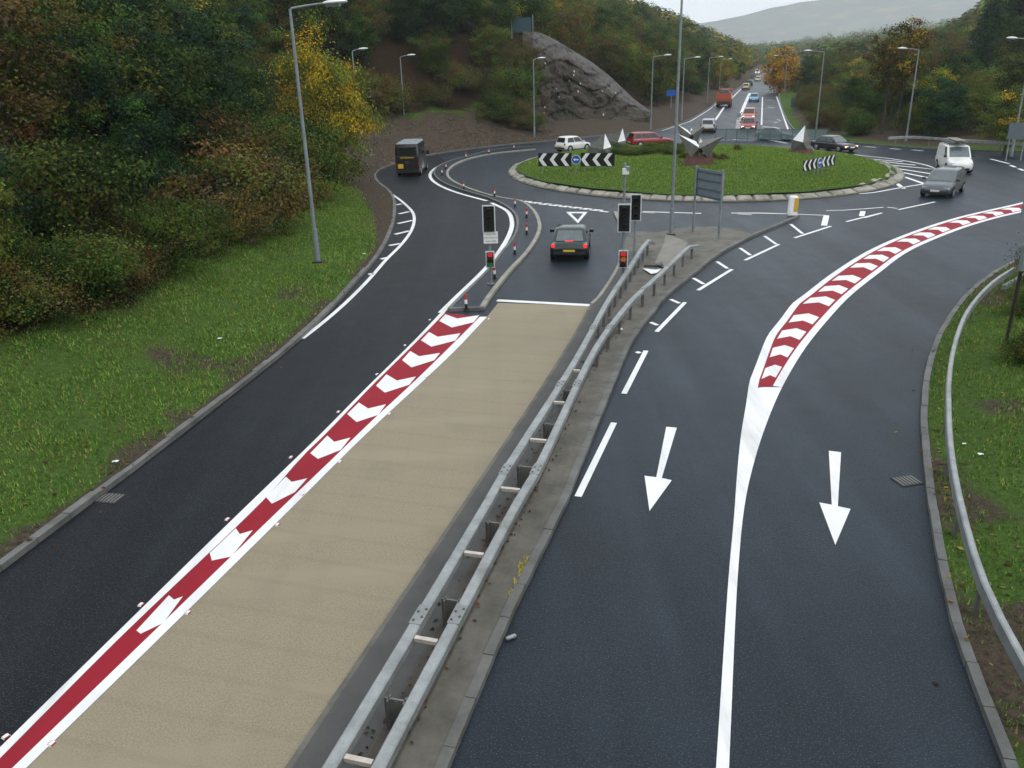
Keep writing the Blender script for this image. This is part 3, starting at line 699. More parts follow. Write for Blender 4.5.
# ------------------------------------------------------------------ central safety barrier
ZB = .76
lrail = ext(resample(GL([(328, 768), (405, 640), (488, 500), (504, 472), (575, 360), (608, 300), (621, 280), (631.5, 264), (641, 249), (649, 239.5), (655, 236)], ZB), .8), 8)
rrail = ext(resample(GL([(377, 768), (450, 629), (518, 500), (535, 472), (597, 345), (625, 307), (632, 299), (658, 275), (674, 260), (689, 246), (699, 239)], ZB), .8), 8)
def railz(p): return [(a[0], a[1], ZB-max(0, .25*(1-(len(p)-1-i)/2.0)) if i > len(p)-3 else ZB) for i, a in enumerate(p)]
bar = thing('safety_barrier', 'long twin-beam galvanised safety barrier down the concrete central reserve beside the buff lane', 'barrier', (*lrail[0], .1))
inv = Matrix.Translation(-Vector((*lrail[0], .1)))
def part(mb, name, par, smooth=None, bevel=0):
    """build in world coordinates, then hang under the thing without moving"""
    o = mb.build(name, par, smooth, bevel=bevel); o.matrix_parent_inverse = par.matrix_world.inverted() if par.matrix_world != Matrix.Identity(4) else Matrix.Translation(-par.location) if par.rotation_euler.z == 0 else (Matrix.Translation(par.location) @ Matrix.Rotation(par.rotation_euler.z, 4, 'Z')).inverted()
    return o
for rl in (lrail, rrail):
    mb = MB(); sweep3(mb, railz(rl), .175, .14, 'galvanised')
    Lr = plen(rl); d = 6.0
    while d < Lr-8:      # lapped joints with bolts in sets of four
        p, q = along(rl, d), along(rl, d+.3); ux, uy = (q[0]-p[0])/.3, (q[1]-p[1])/.3
        mb.box(((p[0]+q[0])/2, (p[1]+q[1])/2, ZB-.01), (.46, .186, .032), 'dull_galv', math.atan2(uy, ux))
        for a, c in ((0, .05), (.09, -.05), (.2, .05), (.28, -.05)):
            mb.box((p[0]+ux*a-uy*c, p[1]+uy*a+ux*c, ZB+.009), (.035, .035, .012), 'bolt_rust')
        d += 4.8
    part(mb, 'beam', bar)
def cross_at(px, py, nm, z0, z1, mt, thick):
    p = G(px, py, ZB); i, j = nearest(lrail, p), nearest(rrail, p)
    a, c = lrail[i], rrail[j]
    fl, fr = resample(lrail[max(0, i-3):i+4], .03), resample(rrail[max(0, j-3):j+4], .03)
    i = nearest(fl, p); i = min(max(i, 1), len(fl)-2); a = fl[i]; nx, ny = nrm(fl)[i]
    c = min(fr, key=lambda q: abs((q[0]-a[0])*ny-(q[1]-a[1])*nx)); L_ = math.dist(a, c); rz = math.atan2(c[1]-a[1], c[0]-a[0])
    mb = MB(); mb.box(((a[0]+c[0])/2, (a[1]+c[1])/2, (z0+z1)/2), (L_-.2, thick, z1-z0), mt, rz)
    if nm == 'post':
        for e in (-1, 1): mb.box(((a[0]+c[0])/2+e*math.cos(rz)*(L_/2-.16), (a[1]+c[1])/2+e*math.sin(rz)*(L_/2-.16), (z0+z1)/2), (.02, .14, z1-z0), mt, rz)
        for q in range(3): mb.box(((a[0]+c[0])/2+(q-1)*.11*math.cos(rz), (a[1]+c[1])/2+(q-1)*.11*math.sin(rz), (z0+z1)/2), (.03, .05, z1-z0-.04), mt, rz)
    part(mb, nm, bar)
for p in ((577, 369.5), (557, 401), (535, 438.5), (508, 487), (471, 551.5), (421, 637), (352, 757)): cross_at(*p, 'cross_member', ZB-.075, ZB-.015, 'cross_steel', .075)
for p in ((569, 385), (547, 418), (524, 460), (494, 516), (450, 592), (392, 690)): cross_at(*p, 'post', .1, ZB-.14, 'dull_steel', .03)
for rl, y0 in ((lrail, 372), (rrail, 352)):
    s0 = nearest(rl, G(600 if rl is lrail else 600, 320 if rl is lrail else 340, ZB)); Lc = plen(rl[:s0+1]); d = Lc
    while d < plen(rl)-.3:
        p = along(rl, d); q = along(rl, d+.1); rz = math.atan2(q[1]-p[1], q[0]-p[0])
        mb = MB(); mb.box((p[0], p[1], .36), (.11, .012, .56), 'dull_steel', rz)
        for e in (-1, 1): mb.box((p[0]+e*.055*math.cos(rz), p[1]+e*.055*math.sin(rz), .36), (.012, .07, .54), 'dull_steel', rz)
        part(mb, 'post', bar); d += 1.2 if rl is lrail else 1.6
# surfaces under the barrier
mb = flat()
n = 70
ls = even(lrail, n); rs = even(rrail, n); le = even(l_edge, n)
li = [l_edge[nearest(l_edge, p)] for p in lrail]
strip(mb, offs(lrail, -.02), [((p[0]+q[0]*9)/10, (p[1]+q[1]*9)/10) for p, q in zip(lrail, li)], .106, 'strip_asphalt'); struct(mb.build('reserve_margin'))
mb = flat(); strip(mb, even(offs(rrail[:nearest(rrail, G(632, 299, ZB))], .1), n), even(offs(lrail[:nearest(lrail, G(612, 293, ZB))], -.04), n), .110, 'debris_concrete'); struct(mb.build('reserve_gutter'))
mb = flat(); mb.prism(GL([(655, 263), (664, 243), (666, 233), (688, 243), (682, 252), (668, 264), (660, 275)], .1), None, .113, 'light_concrete'); struct(mb.build('concrete_patch'))
# fallen temporary sign between the beams
sg = thing('fallen_sign', 'fallen white road sign lying face up with its black frame between the two barrier beams', 'fallen sign', (*G(652, 270, .1), .1))
mb = MB(); mb.prism(GL([(642.5, 268), (656, 269.5), (661, 268.8), (657, 272.5), (651, 273.5)], .17), .15, .165, 'sign_white'); part(mb, 'sign_plate', sg)
mb = MB(); P_ = GL([(644, 265.5), (656, 265.5), (663, 265)], .2); mb.tube([(*p, .18) for p in P_], .04, 'sign_black')
mb.prism(GL([(656, 264.5), (662, 262), (663.5, 268), (658, 266.5)], .15), .11, .19, 'sign_black'); part(mb, 'sign_frame', sg)
# ------------------------------------------------------------------ verge barrier on the right
def verge_barrier(px, label, z0f, sp=2.4, tail=(), cat='barrier', w=.11, group=None):
    base = [G(*p, .85) for p in px] + list(tail)
    line_ = resample(base, .9); o0 = line_[0]
    t = thing('crash_barrier', label, cat, (*o0, z0f(*o0)), 0, group)
    mb = MB(); sweep3(mb, [(a[0], a[1], z0f(*a)+.72) for a in line_], w, .22, 'galvanised'); part(mb, 'beam', t)
    d = .8
    while d < plen(line_)-.2:
        p = along(line_, d); q = along(line_, min(d+.1, plen(line_))); rz = math.atan2(q[1]-p[1], q[0]-p[0]); z = z0f(*p)
        mb = MB(); mb.box((p[0], p[1], z+.28), (.1, .05, .7), 'dull_steel', rz); part(mb, 'post', t); d += sp
    return t
vb = verge_barrier([(1014, 267), (993, 281), (968, 309.5), (954, 347), (949, 384), (949, 399), (951, 443), (961, 500), (985, 580), (1024, 657)], 'curving galvanised crash barrier on the grass verge at the right edge of the slip road', lambda x, y: .12, 2.4, [(6.2, 6.0), (4.6, 0)])
lower = (*G(1012, 278, .6),); 
mb = MB(); a_, c_ = G(1003, 288, .4), G(1024, 276, .4); sweep3(mb, [(*a_, .5), (*c_, .5)], .14, .16, 'galvanised'); o = mb.build('barrier_end'); tag(o, 'short stub of galvanised rail lying behind the right verge crash barrier', 'barrier rail')
verge_barrier([(888, 139.5), (912, 138.5), (950, 141), (990, 143.5), (1024, 145.5)], 'thin galvanised crash barrier along the leaf-strewn bank behind the white van', lambda x, y: .35, 3.2, [(60, 68)])
# ------------------------------------------------------------------ street lamps
def lamp(px, py, tx, ty, armx, label, h=None, z0=.1, base=None, lit=False):
    b = base or G(px, py, z0); H = (top_height(b, tx, ty) if h is None else h) - z0
    t = thing('street_lamp', label, 'street lamp', (*b, z0), 0, 'street lamps round the junction')
    mb = MB(); mb.tube([(0, 0, 0), (0, 0, 1.3), (0, 0, 1.32), (0, 0, H*.6), (0, 0, H)], [.105, .105, .075, .065, .05], 'column_grey', 10); mb.box((0, 0, .02), (.4, .4, .05), 'iron')
    mb.build('column', t, 40)
    s = 1 if armx > 0 else -1
    mb = MB(); mb.tube([(0, 0, H-.06), (s*.06, 0, H+.02), (armx*.5, 0, H+.1), (armx, 0, H+.16)], [.045, .04, .035, .03], 'column_grey', 8); mb.build('arm', t, 40)
    mb = MB(); rows = []
    for q, hw, up, dn in ((-.05, .03, .03, .03), (.1, .09, .07, .06), (.4, .15, .1, .08), (.65, .13, .06, .07), (.8, .05, .02, .03)):
        x = armx+s*q; z = H+.17+q*.05
        rows.append([(x, hw*math.cos(a), z+(up if math.sin(a) > 0 else dn)*math.sin(a)) for a in (2*math.pi*k/10 for k in range(10))])
    mb.grid(rows, 'white_plastic', True, True); ln = mb.build('lantern', t, 50)
    mb = MB(); mb.box((armx+s*.3, 0, H+.1), (.5, .2, .12), 'glass_pale', bev=.05); mb.build('lens', ln)
    return t
zl1 = 1.0
lamp(318, 262, 289, 9, 1.25, 'tall grey street lamp on the grass verge at left, nearest on the left side', z0=1.15)
lamp(406, 143, 401.5, 57, .8, 'thin street lamp rising from the soil bank right behind the black van', z0=.3)
lamp(0, 0, 355, 50, .6, 'street lamp behind the golden tree with little more than its white lantern showing', base=(-13.2, 78), h=9.4, z0=.6)
lamp(534.5, 139.5, 533, 60, .5, 'thin street lamp at the foot of the netted rock cutting, left of the white hatchback', z0=.2)
lamp(650.5, 130.5, 654, 57, 1.3, 'street lamp on the left kerb beside the lower end of the rock netting', z0=.2)
lamp(681.5, 121, 686, 59, 1.3, 'street lamp on the left kerb, second along the dual carriageway behind the central column', z0=.2)
lamp(707, 104, 710, 58, 1.6, 'street lamp beside the orange lorry, third along the left of the dual carriageway', z0=.2)
lamp(719, 93, 719.6, 60, 1.7, 'street lamp beyond the orange lorry, farthest along the left of the dual carriageway', z0=.2)
lamp(671, 234.5, 683, 0, -1.0, 'tall grey street lamp on the central reserve rising beyond the picture top', h=10.9, z0=.1)
lamp(816, 130.5, 825.5, 52, -1.4, 'street lamp on the right kerb behind the black car with lit headlights', z0=.2)
lamp(784, 95, 795, 56, -2.0, 'street lamp by the golden round tree, on the right of the dual carriageway', z0=.2)
lamp(781.5, 87, 784.5, 58, -1.3, 'farthest street lamp on the right of the dual carriageway, in front of the golden tree', z0=.2)
lamp(905.5, 143.5, 920, 50, -1.15, 'street lamp on the right kerb in front of the tall russet birches', z0=.15)
lamp(1011, 157, 1031, 40, -1.3, 'street lamp in front of the blue-backed road sign at the right edge beyond the van', z0=.1)
# ------------------------------------------------------------------ traffic signals
def signal_head(mb_parent, z, w, h, kind, yoff=-.12, xo=0):
    hd = bpy.data.objects.new('signal_head', None)
    mb = MB(); mb.box((xo, yoff, z), (w, .05, h), 'signal_border', bev=.0); mb.box((xo, yoff-.03, z), (w-.09, .03, h-.09), 'sign_black')
    hd = mb.build('signal_head', mb_parent)
    n = 3
    for i in range(n):
        zz = z+(1-i)*h*.29; r = w*.21 if kind == 'big' else w*.3
        mats = ('lens_dark',)*3 if kind == 'big' else (('lens_red', 'lens_dark', 'lens_green') if kind == 'low_a' else ('lens_red', 'lens_amber', 'lens_dark'))
        mb = MB(); mb.tube([(xo, yoff-.045, zz), (xo, yoff-.055, zz)], r, mats[i], 14); mb.build('lens', hd)
        mb = MB()
        rows = [[(xo+r*1.15*math.cos(a), y, zz+r*1.15*math.sin(a)) for a in (math.pi*k/10-.25*(1-k/5) for k in range(11))] for y in (yoff-.04, yoff-.22)]
        mb.grid(rows, 'black_plastic'); mb.build('visor', hd)
    return hd
def signal(px, py, label, heads, h, sign=False, tall=None, rz=0):
    b = G(px, py, .1); t = thing('traffic_signal', label, 'traffic signal', (*b, .1), rz, 'traffic signals at the roundabout entry')
    mb = MB(); mb.tube([(0, 0, 0), (0, 0, h)], .055, 'column_grey', 10); mb.box((0, 0, .015), (.3, .3, .03), 'kerb_concrete', bev=.08); mb.build('pole', t, 40)
    for z, w_, hh, kd in heads: signal_head(t, z, w_, hh, kd)
    if sign:
        mb = MB(); mb.box((.05, -.12, sign), (.56, .02, .46), 'sign_white'); pl = mb.build('sign_plate', t)
        for i, tx in enumerate(('WHEN RED', 'LIGHT SHOWS', 'WAIT HERE')):
            cu = bpy.data.curves.new('lettering', 'FONT'); cu.body = tx; cu.size = .078; cu.align_x = 'CENTER'
            tmp = bpy.data.objects.new('lettering', cu); COL.objects.link(tmp); bpy.context.view_layer.update()
            me = bpy.data.meshes.new_from_object(tmp.evaluated_get(bpy.context.evaluated_depsgraph_get())); bpy.data.objects.remove(tmp)
            me.materials.clear(); me.materials.append(MAT['sign_black'])
            o = bpy.data.objects.new('lettering', me); COL.objects.link(o); o.parent = pl; o.location = (.05, -.133, sign+.1-i*.135); o.rotation_euler = (math.pi/2, 0, 0)
    return t
signal(491, 284, 'traffic signal with a white lettered plate under its head on the narrow island', [(2.6, .5, 1.06, 'big'), (1.02, .35, .66, 'low_a')], 3.0, sign=1.88, rz=R(2))
sB = signal(622.5, 283.5, 'traffic signal with an unlit head and small red-lit head beside the barrier end', [(2.58, .5, 1.08, 'big'), (1.0, .37, .7, 'low_b')], 2.95, rz=R(-6))
signal(634, 266.5, 'traffic signal with a single unlit head just behind the one by the barrier', [(2.5, .45, 1.1, 'big')], 3.05, rz=R(-6))
b = G(622.5, 262, .1); t = thing('detector_post', 'slim grey post topped by a small white detector, standing behind the pair of signals', 'post', (*b, .1))
mb = MB(); mb.tube([(0, 0, 0), (0, 0, top_height(b, 622, 163)-.1)], .06, 'column_grey', 10); mb.build('pole', t, 40)
mb = MB(); zt = top_height(b, 622, 171)-.1; mb.box((.02, -.1, zt), (.28, .16, .24), 'white_plastic', bev=.04); mb.box((.12, -.06, zt+.12), (.14, .3, .14), 'column_grey'); mb.build('detector', t)
# ------------------------------------------------------------------ direction sign seen from behind
p1, p2 = G(693, 231.5, .1), G(718.6, 238.8, .1); mx_, my_ = (p1[0]+p2[0])/2, (p1[1]+p2[1])/2; rz = math.atan2(p2[1]-p1[1], p2[0]-p1[0]); wdt = math.dist(p1, p2)
t = thing('road_sign', 'grey ribbed back of a road sign on two posts at the concrete reserve tip', 'road sign', (mx_, my_, .1), rz)
for e in (-1, 1):
    mb = MB(); mb.tube([(e*wdt/2, 0, 0), (e*wdt/2, 0, 3.25)], .057, 'column_grey', 10); mb.build('post', t, 40)
mb = MB(); mb.box((0, .08, 2.45), (wdt+.02, .03, 1.36), 'sign_grey'); mb.build('sign_plate', t)
for z in (1.86, 2.2, 2.62, 3.0):
    mb = MB(); mb.box((0, .045, z), (wdt-.12, .04, .06), 'sign_rib'); mb.build('rail', t)
# keep-left bollard with its yellow face
b = G(792, 215, .02); t = thing('bollard', 'white and yellow internally lit traffic bollard at the tip of the reserve kerb', 'bollard', (*b, .02), R(-10))
mb = MB(); rows = [[(x*s, y*s, z) for x, y in ((.25, .1), (.2, .16), (-.2, .16), (-.25, .1), (-.25, -.1), (-.2, -.16), (.2, -.16), (.25, -.1))] for z, s in ((0, 1.08), (.12, 1.08), (.16, 1), (.95, .94), (1.02, .8), (1.05, .5))]
mb.grid(rows, 'white_plastic', True, True); mb.build('shell', t, 50)
mb = MB(); mb.box((.14, -.165, .58), (.2, .02, .74), 'yellow_plastic'); mb.box((.262, -.02, .58), (.02, .2, .74), 'yellow_plastic'); mb.build('face_panel', t)
# ------------------------------------------------------------------ chevron boards on the roundabout
def chevron_sign(c, rz, label, w, h, z, n=3, gap=.34):
    t = thing('chevron_sign', label, 'chevron sign', (c[0], c[1], dome(*c)-.05), rz)
    for s in (-1, 1):
        cx = s*(w/2+gap); mb = MB(); mb.box((cx, 0, z), (w, .03, h), 'sign_black'); bd = mb.build('board', t)
        mb = MB(); a = h*.42
        for i in range(n):
            x0 = cx-w/2+w*(i+.28)/n; cwid = w/n*.36
            q = [(x0-a*.5+.0, 0), (x0+a*.35, h/2-.03), (x0+a*.35+cwid, h/2-.03), (x0-a*.5+cwid, 0), (x0+a*.35+cwid, -h/2+.03), (x0+a*.35, -h/2+.03)]
            for quad in ((0, 1, 2, 3), (0, 3, 4, 5)): mb.face([(q[k][0], -.019, z+q[k][1]) for k in quad[::-1]], 'sign_white')
        mb.build('chevrons', bd)
        for e in (-.38, .38): mb = MB(); mb.tube([(cx+e*w, .04, 0), (cx+e*w, .04, z)], .03, 'column_grey', 8); mb.build('post', t, 40)
    mb = MB(); mb.tube([(0, .04, 0), (0, .04, z+.1)], .04, 'column_grey', 8); mb.build('post', t, 40)
    mb = MB(); mb.tube([(0, -.02, z), (0, -.045, z)], .33, 'sign_white', 28); dsc = mb.build('disc', t)
    mb = MB(); mb.tube([(0, -.046, z), (0, -.05, z)], .30, 'sign_blue', 28); mb.build('blue_face', dsc)
    mb = MB(); ar = [(-.2, 0), (-.07, .12), (-.07, .045), (.18, .045), (.18, -.045), (-.07, -.045), (-.07, -.12)]
    mb.face([(x, -.053, z+y) for x, y in ar], 'sign_white'); mb.build('arrow', dsc)
cA = G(576, 173, .55)
chevron_sign(cA, R(-12), 'black and white chevron board with round blue arrow sign at the left of the roundabout', 2.45, .95, .98)
cB = G(818, 176, .5)
chevron_sign(cB, R(44), 'black and white chevron board seen at a slant at the right of the roundabout', 1.95, .72, .82)
# ------------------------------------------------------------------ folded steel sculptures
def sculpture(px, py, label, wings, base, sc_, rz, parts):
    c = G(px, py, .7); z = dome(*c) if math.hypot((c[0]-15)/14, (c[1]-67.4)/15.5) < 1 else .35
    t = thing('sculpture', label, 'sculpture', (c[0], c[1], z-.05), rz, 'steel bird sculptures on the roundabout')
    t.scale = (sc_,)*3
    if base:
        mb = MB(); w_, d_, h_ = base
        mb.grid([[(-w_*.5, -d_*.5, 0), (w_*.42, -d_*.5, 0), (w_*.5, d_*.5, 0), (-w_*.4, d_*.5, 0)], [(-w_*.24, -d_*.25, h_), (w_*.40, -d_*.25, h_*.9), (w_*.42, d_*.4, h_), (-w_*.24, d_*.42, h_)]], 'corten', True, True); mb.build('plinth', t)
    for nm, verts, faces, mats in parts:
        mb = MB()
        for fc, mt in zip(faces, mats): mb.face([verts[i] for i in fc], mt)
        mb.build(nm, t)
# a bird: faceted body with two upswept wings and a folded back painted sunlit white
def bird(px, py, label, s, rz, base=(1.5, .8, .5), lift=.45, spread=(1.05, 1.25)):
    L_, R_ = spread
    v = [(0, -.35, lift), (-.32, 0, lift+.35), (.34, 0, lift+.35), (0, .4, lift+.1), (0, -.28, lift+.55), (0, .1, lift+.62)]
    body = ('body', v, [(0, 2, 4), (0, 4, 1), (0, 1, 3), (0, 3, 2), (1, 4, 5), (4, 2, 5), (1, 5, 3), (5, 2, 3)], ['sculpture_dark', 'sculpture_dark', 'sculpture_dark', 'corten', 'sculpture_sunlit', 'sculpture_olive', 'sculpture_dark', 'sculpture_dark'])
    wl = [(-.02, -.42, lift+.46), (-.5, .2, lift+.25), (-L_, .0, lift+1.12), (-.05, .3, lift+.72), (-.42, -.3, lift-.02)]
    wr = [(.02, -.42, lift+.46), (.5, .2, lift+.25), (R_, .0, lift+.95), (.05, .3, lift+.72), (.42, -.3, lift-.02)]
    F_ = [(0, 3, 2), (0, 2, 4), (3, 1, 2), (1, 4, 2), (0, 4, 1, 3)]
    tail = [(.0, .05, lift+.5), (.30, .1, lift+.6), (.12, .12, lift+.88), (.1, .3, lift+.55)]
    sculpture(px, py, label, None, base, s, rz, [body, ('wing', wl, F_, ['sculpture_sunlit', 'sculpture_olive', 'sculpture_dark', 'sculpture_dark', 'sculpture_dark']),
              ('wing', wr, F_, ['sculpture_olive', 'sculpture_dark', 'sculpture_dark', 'sculpture_dark', 'sculpture_dark']), ('tail', tail, [(0, 1, 2), (1, 3, 2), (3, 0, 2), (0, 3, 1)], ['sculpture_sunlit', 'sculpture_olive', 'sculpture_dark', 'sculpture_dark'])])
bird(697, 168, 'large folded steel bird with raised wings on a rust plinth, foremost on the roundabout', 1.42, R(0), base=(1.75, .9, .55), lift=.42)
bird(689, 147, 'folded steel bird with spread wings on a rust plinth, directly behind the larger winged one', 1.38, R(5), base=(1.3, .8, .42), lift=.3, spread=(.85, .95))
def peak(px, py, label, s, rz, base, hw=.5, h=1.25, tipx=.3, lit=0):
    v = [(-hw, -.3, .0), (hw*.8, -.3, .0), (hw*.9, .35, .05), (-hw*.9, .35, .05), (-hw*.95, -.25, h*.55), (tipx*.4, -.42, h*.42), (hw, -.1, h*.5), (tipx, .1, h*1.28), (-hw*.2, .3, h*.7)]
    f = [(0, 1, 5, 4), (1, 6, 5), (1, 2, 6), (0, 4, 3), (4, 5, 7), (5, 6, 7), (4, 7, 8), (6, 2, 8, 7), (3, 4, 8), (2, 3, 8), (0, 3, 2, 1)]
    m_ = ['sculpture_dark', 'sculpture_olive', 'corten', 'sculpture_dark', *(('sculpture_sunlit', 'sculpture_olive') if not lit else ('sculpture_dark', 'sculpture_sunlit')), 'sculpture_dark', 'corten', 'sculpture_dark', 'sculpture_dark', 'corten']
    v = [(a, b_, c_+(base[2]*.8 if base else 0)) for a, b_, c_ in v]
    sculpture(px, py, label, None, base, s, rz, [('body', v, f, m_)])
peak(599, 157, 'dark faceted steel sculpture with a sunlit-white peak just behind the left chevron board', 1.3, R(10), None, hw=.78, h=1.05, tipx=.40, lit=1)
peak(615, 147, 'dark faceted steel sculpture with a small sunlit-white tip, beside the red estate car', 1.3, R(-8), None, hw=.72, h=1.05, tipx=.5, lit=1)
peak(799, 154, 'steel sculpture with a tall sunlit-white peak on a dark rust slab at the right', 1.12, R(-5), (2.15, 1.0, .34), hw=.62, h=1.3, tipx=.25)
# ------------------------------------------------------------------ pedestrian guard rail on the far side
g0, g1 = G(715, 140.5), G(826, 141.5); gl = math.dist(g0, g1); rz = math.atan2(g1[1]-g0[1], g1[0]-g0[0])
t = thing('guard_rail', 'long grey-green pedestrian guard rail of thin bars behind the roundabout turf', 'guard rail', (*g0, 0), rz)
n = 10
for i in range(n+1): mb = MB(); mb.box((gl*i/n, 0, .6), (.07, .07, 1.2), 'sign_green'); mb.build('post', t)
for z in (.18, 1.14): mb = MB(); mb.box((gl/2, 0, z), (gl, .05, .05), 'sign_green'); mb.build('rail', t)
for i in range(n):
    mb = MB()
    for k in range(1, 13): mb.box((gl*(i+k/13)/n, 0, .66), (.058, .03, .92), 'guard_grey')
    mb.build('infill_bars', t)
# ------------------------------------------------------------------ other signs
def plate_sign(c, z, w_, h_, mat, label, rz=0, posts=1, zb=0):
    t = thing('road_sign', label, 'road sign', (c[0], c[1], zb), rz)
    for e in ((0,) if posts == 1 else (-.35, .35)): mb = MB(); mb.tube([(e*w_, .06, 0), (e*w_, .06, z+h_/2)], .05, 'column_grey', 8); mb.build('post', t, 40)
    mb = MB(); mb.box((0, 0, z), (w_, .04, h_), mat, bev=.0); mb.build('sign_plate', t); return t
q = at_dist(1019, 131, 76); plate_sign((q.x, q.y), q.z-.2, 1.5, 1.2, 'sign_rib', 'blue-grey road sign at the right edge behind the street lamp beyond the van', R(-10), 2, .2)
q = at_dist(671.5, 93, 128); plate_sign((q.x, q.y), q.z-1.2, 1.4, .8, 'sign_blue', 'small blue road sign in front of the woods left of the orange lorry', R(-10), 1, 1.2)
q = at_dist(796, 102.5, 140); plate_sign((q.x, q.y), q.z-.5, 1.5, 1.4, 'sign_green', 'small green road sign at the wood edge right of the dual carriageway', R(-10), 1, .5)
# the leaning pole at the right verge
b = G(1006.5, 341, .35); t = thing('sign_post', 'grey post carrying a small box on the grass verge at the right edge', 'sign post', (*b, .35))
hh = top_height(b, 1021, 246)-.35
mb = MB(); mb.tube([(0, 0, 0), (0, 0, hh+1.6)], .05, 'iron', 8); mb.build('post', t, 40)
mb = MB(); mb.box((.02, -.09, hh-.3), (.3, .14, .75), 'column_grey', bev=.03); mb.build('box', t); mb = MB(); mb.box((0, -.05, hh+1.2), (.7, .03, .7), 'sign_grey'); mb.build('sign_plate', t)
# ------------------------------------------------------------------ little marker posts on the splitter island
def marker():
    t = thing('marker_post', 'small red and white flexible marker post standing on the narrow kerbed island', 'marker post', (0, 0, 0), 0, 'marker posts along the narrow island')
    mb = MB(); mb.tube([(0, 0, 0), (0, 0, .05), (0, 0, .051), (0, 0, .2)], [.1, .09, .05, .05], 'sign_black', 10); mb.build('base', t, 40)
    mb = MB(); mb.tube([(0, 0, .2), (0, 0, .36)], .054, 'sign_white', 10); mb.build('band', t, 40)
    mb = MB(); mb.tube([(0, 0, .36), (0, 0, .52), (0, 0, .56)], [.05, .05, .03], 'red_plastic', 10); mb.build('cap', t, 40)
    return t
ORD = ['first', 'second', 'third', 'fourth', 'fifth', 'sixth', 'seventh', 'eighth', 'ninth', 'tenth', 'eleventh', 'twelfth', 'thirteenth']
mk = marker()
MP = ((466.5, 309), (494.7, 278.5), (514.7, 254), (526.7, 234), (526.5, 217.5), (515, 207), (494.5, 196.5), (464, 189), (442, 175), (446, 169), (466, 158.5), (489, 154), (514, 149.5))
for i, p in enumerate(MP):
    o = mk if i == 0 else copy_tree(mk); g = G(*p, .09); o.location = (*g, .085); o.rotation_euler = (R(rnd.uniform(-3, 3)), R(rnd.uniform(-3, 3)), i)
    o['label'] = ('red and white marker post at the square near end of the narrow kerbed island', 'red and white marker post beside the foot of the left traffic signal')[i] if i < 2 else 'red and white marker post, %s along the kerbed island from its near end' % ORD[i]
# reflecting studs along the red band
def stud():
    t = thing('road_stud', 'small white and red reflecting road stud beside the left red chevron band', 'road stud', (0, 0, 0), 0, 'road studs along the red band')
    mb = MB(); mb.grid([[(.1, .07, 0), (-.1, .07, 0), (-.1, -.07, 0), (.1, -.07, 0)], [(.07, .045, .05), (-.07, .045, .05), (-.07, -.045, .05), (.07, -.045, .05)]], 'white_plastic', True, True); mb.build('body', t)
    for e in (-.066, .066): mb = MB(); mb.box((0, e, .024), (.15, .02, .03), 'red_plastic'); mb.build('reflector', t)
    return t
st_ = stud()
SA = ((430, 320), (405, 345.5), (377, 374.5), (338.5, 412), (291, 457.5), (227.5, 519.5), (141, 605), (6, 737)); SB = ((489, 319), (426, 377.5), (389.5, 414), (340, 462), (302, 495), (277.5, 525), (188, 613), (52, 744))
for j, (side, ps) in enumerate((('dark asphalt', SA), ('buff lane', SB))):
    for i, p in enumerate(ps):
        o = st_ if i+j == 0 else copy_tree(st_); o.location = (*G(*p), .0); o.rotation_euler = (0, 0, rnd.uniform(-.3, .3)+BANG); o.scale = (.52,)*3
        o['label'] = 'white and red road stud, %s from the top on the red band\'s %s side' % (ORD[i], side)
# gully grates
for px, lb in (((907, 481), 'square iron drain grating in the road by the right kerb'), ((110, 498.5), 'dark iron drain grating beside the left kerb')):
    c = G(*px); t = thing('drain_grating', lb, 'drain', (*c, .003), R(14) if px[0] > 500 else R(-12))
    mb = MB(); mb.box((0, 0, .004), (.52, .42, .012), 'iron'); mb.build('frame', t)
    mb = MB()
    for i in range(6): mb.box((-.2+.08*i, 0, .013), (.04, .34, .008), 'dull_steel')
    mb.build('bars', t)
c = G(511, 639); t = thing('drink_can', 'crushed metal can lying in the road against the reserve kerb', 'can', (*c, .035), .5)
mb = MB(); mb.tube([(-.09, 0, 0), (-.07, 0, 0), (.07, 0, 0), (.09, 0, 0)], [.02, .036, .036, .02], 'galvanised', 12); mb.build('body', t, 50); mb = MB(); mb.tube([(.088, 0, 0), (.095, 0, 0)], .018, 'sign_black', 10); mb.build('lid', t)
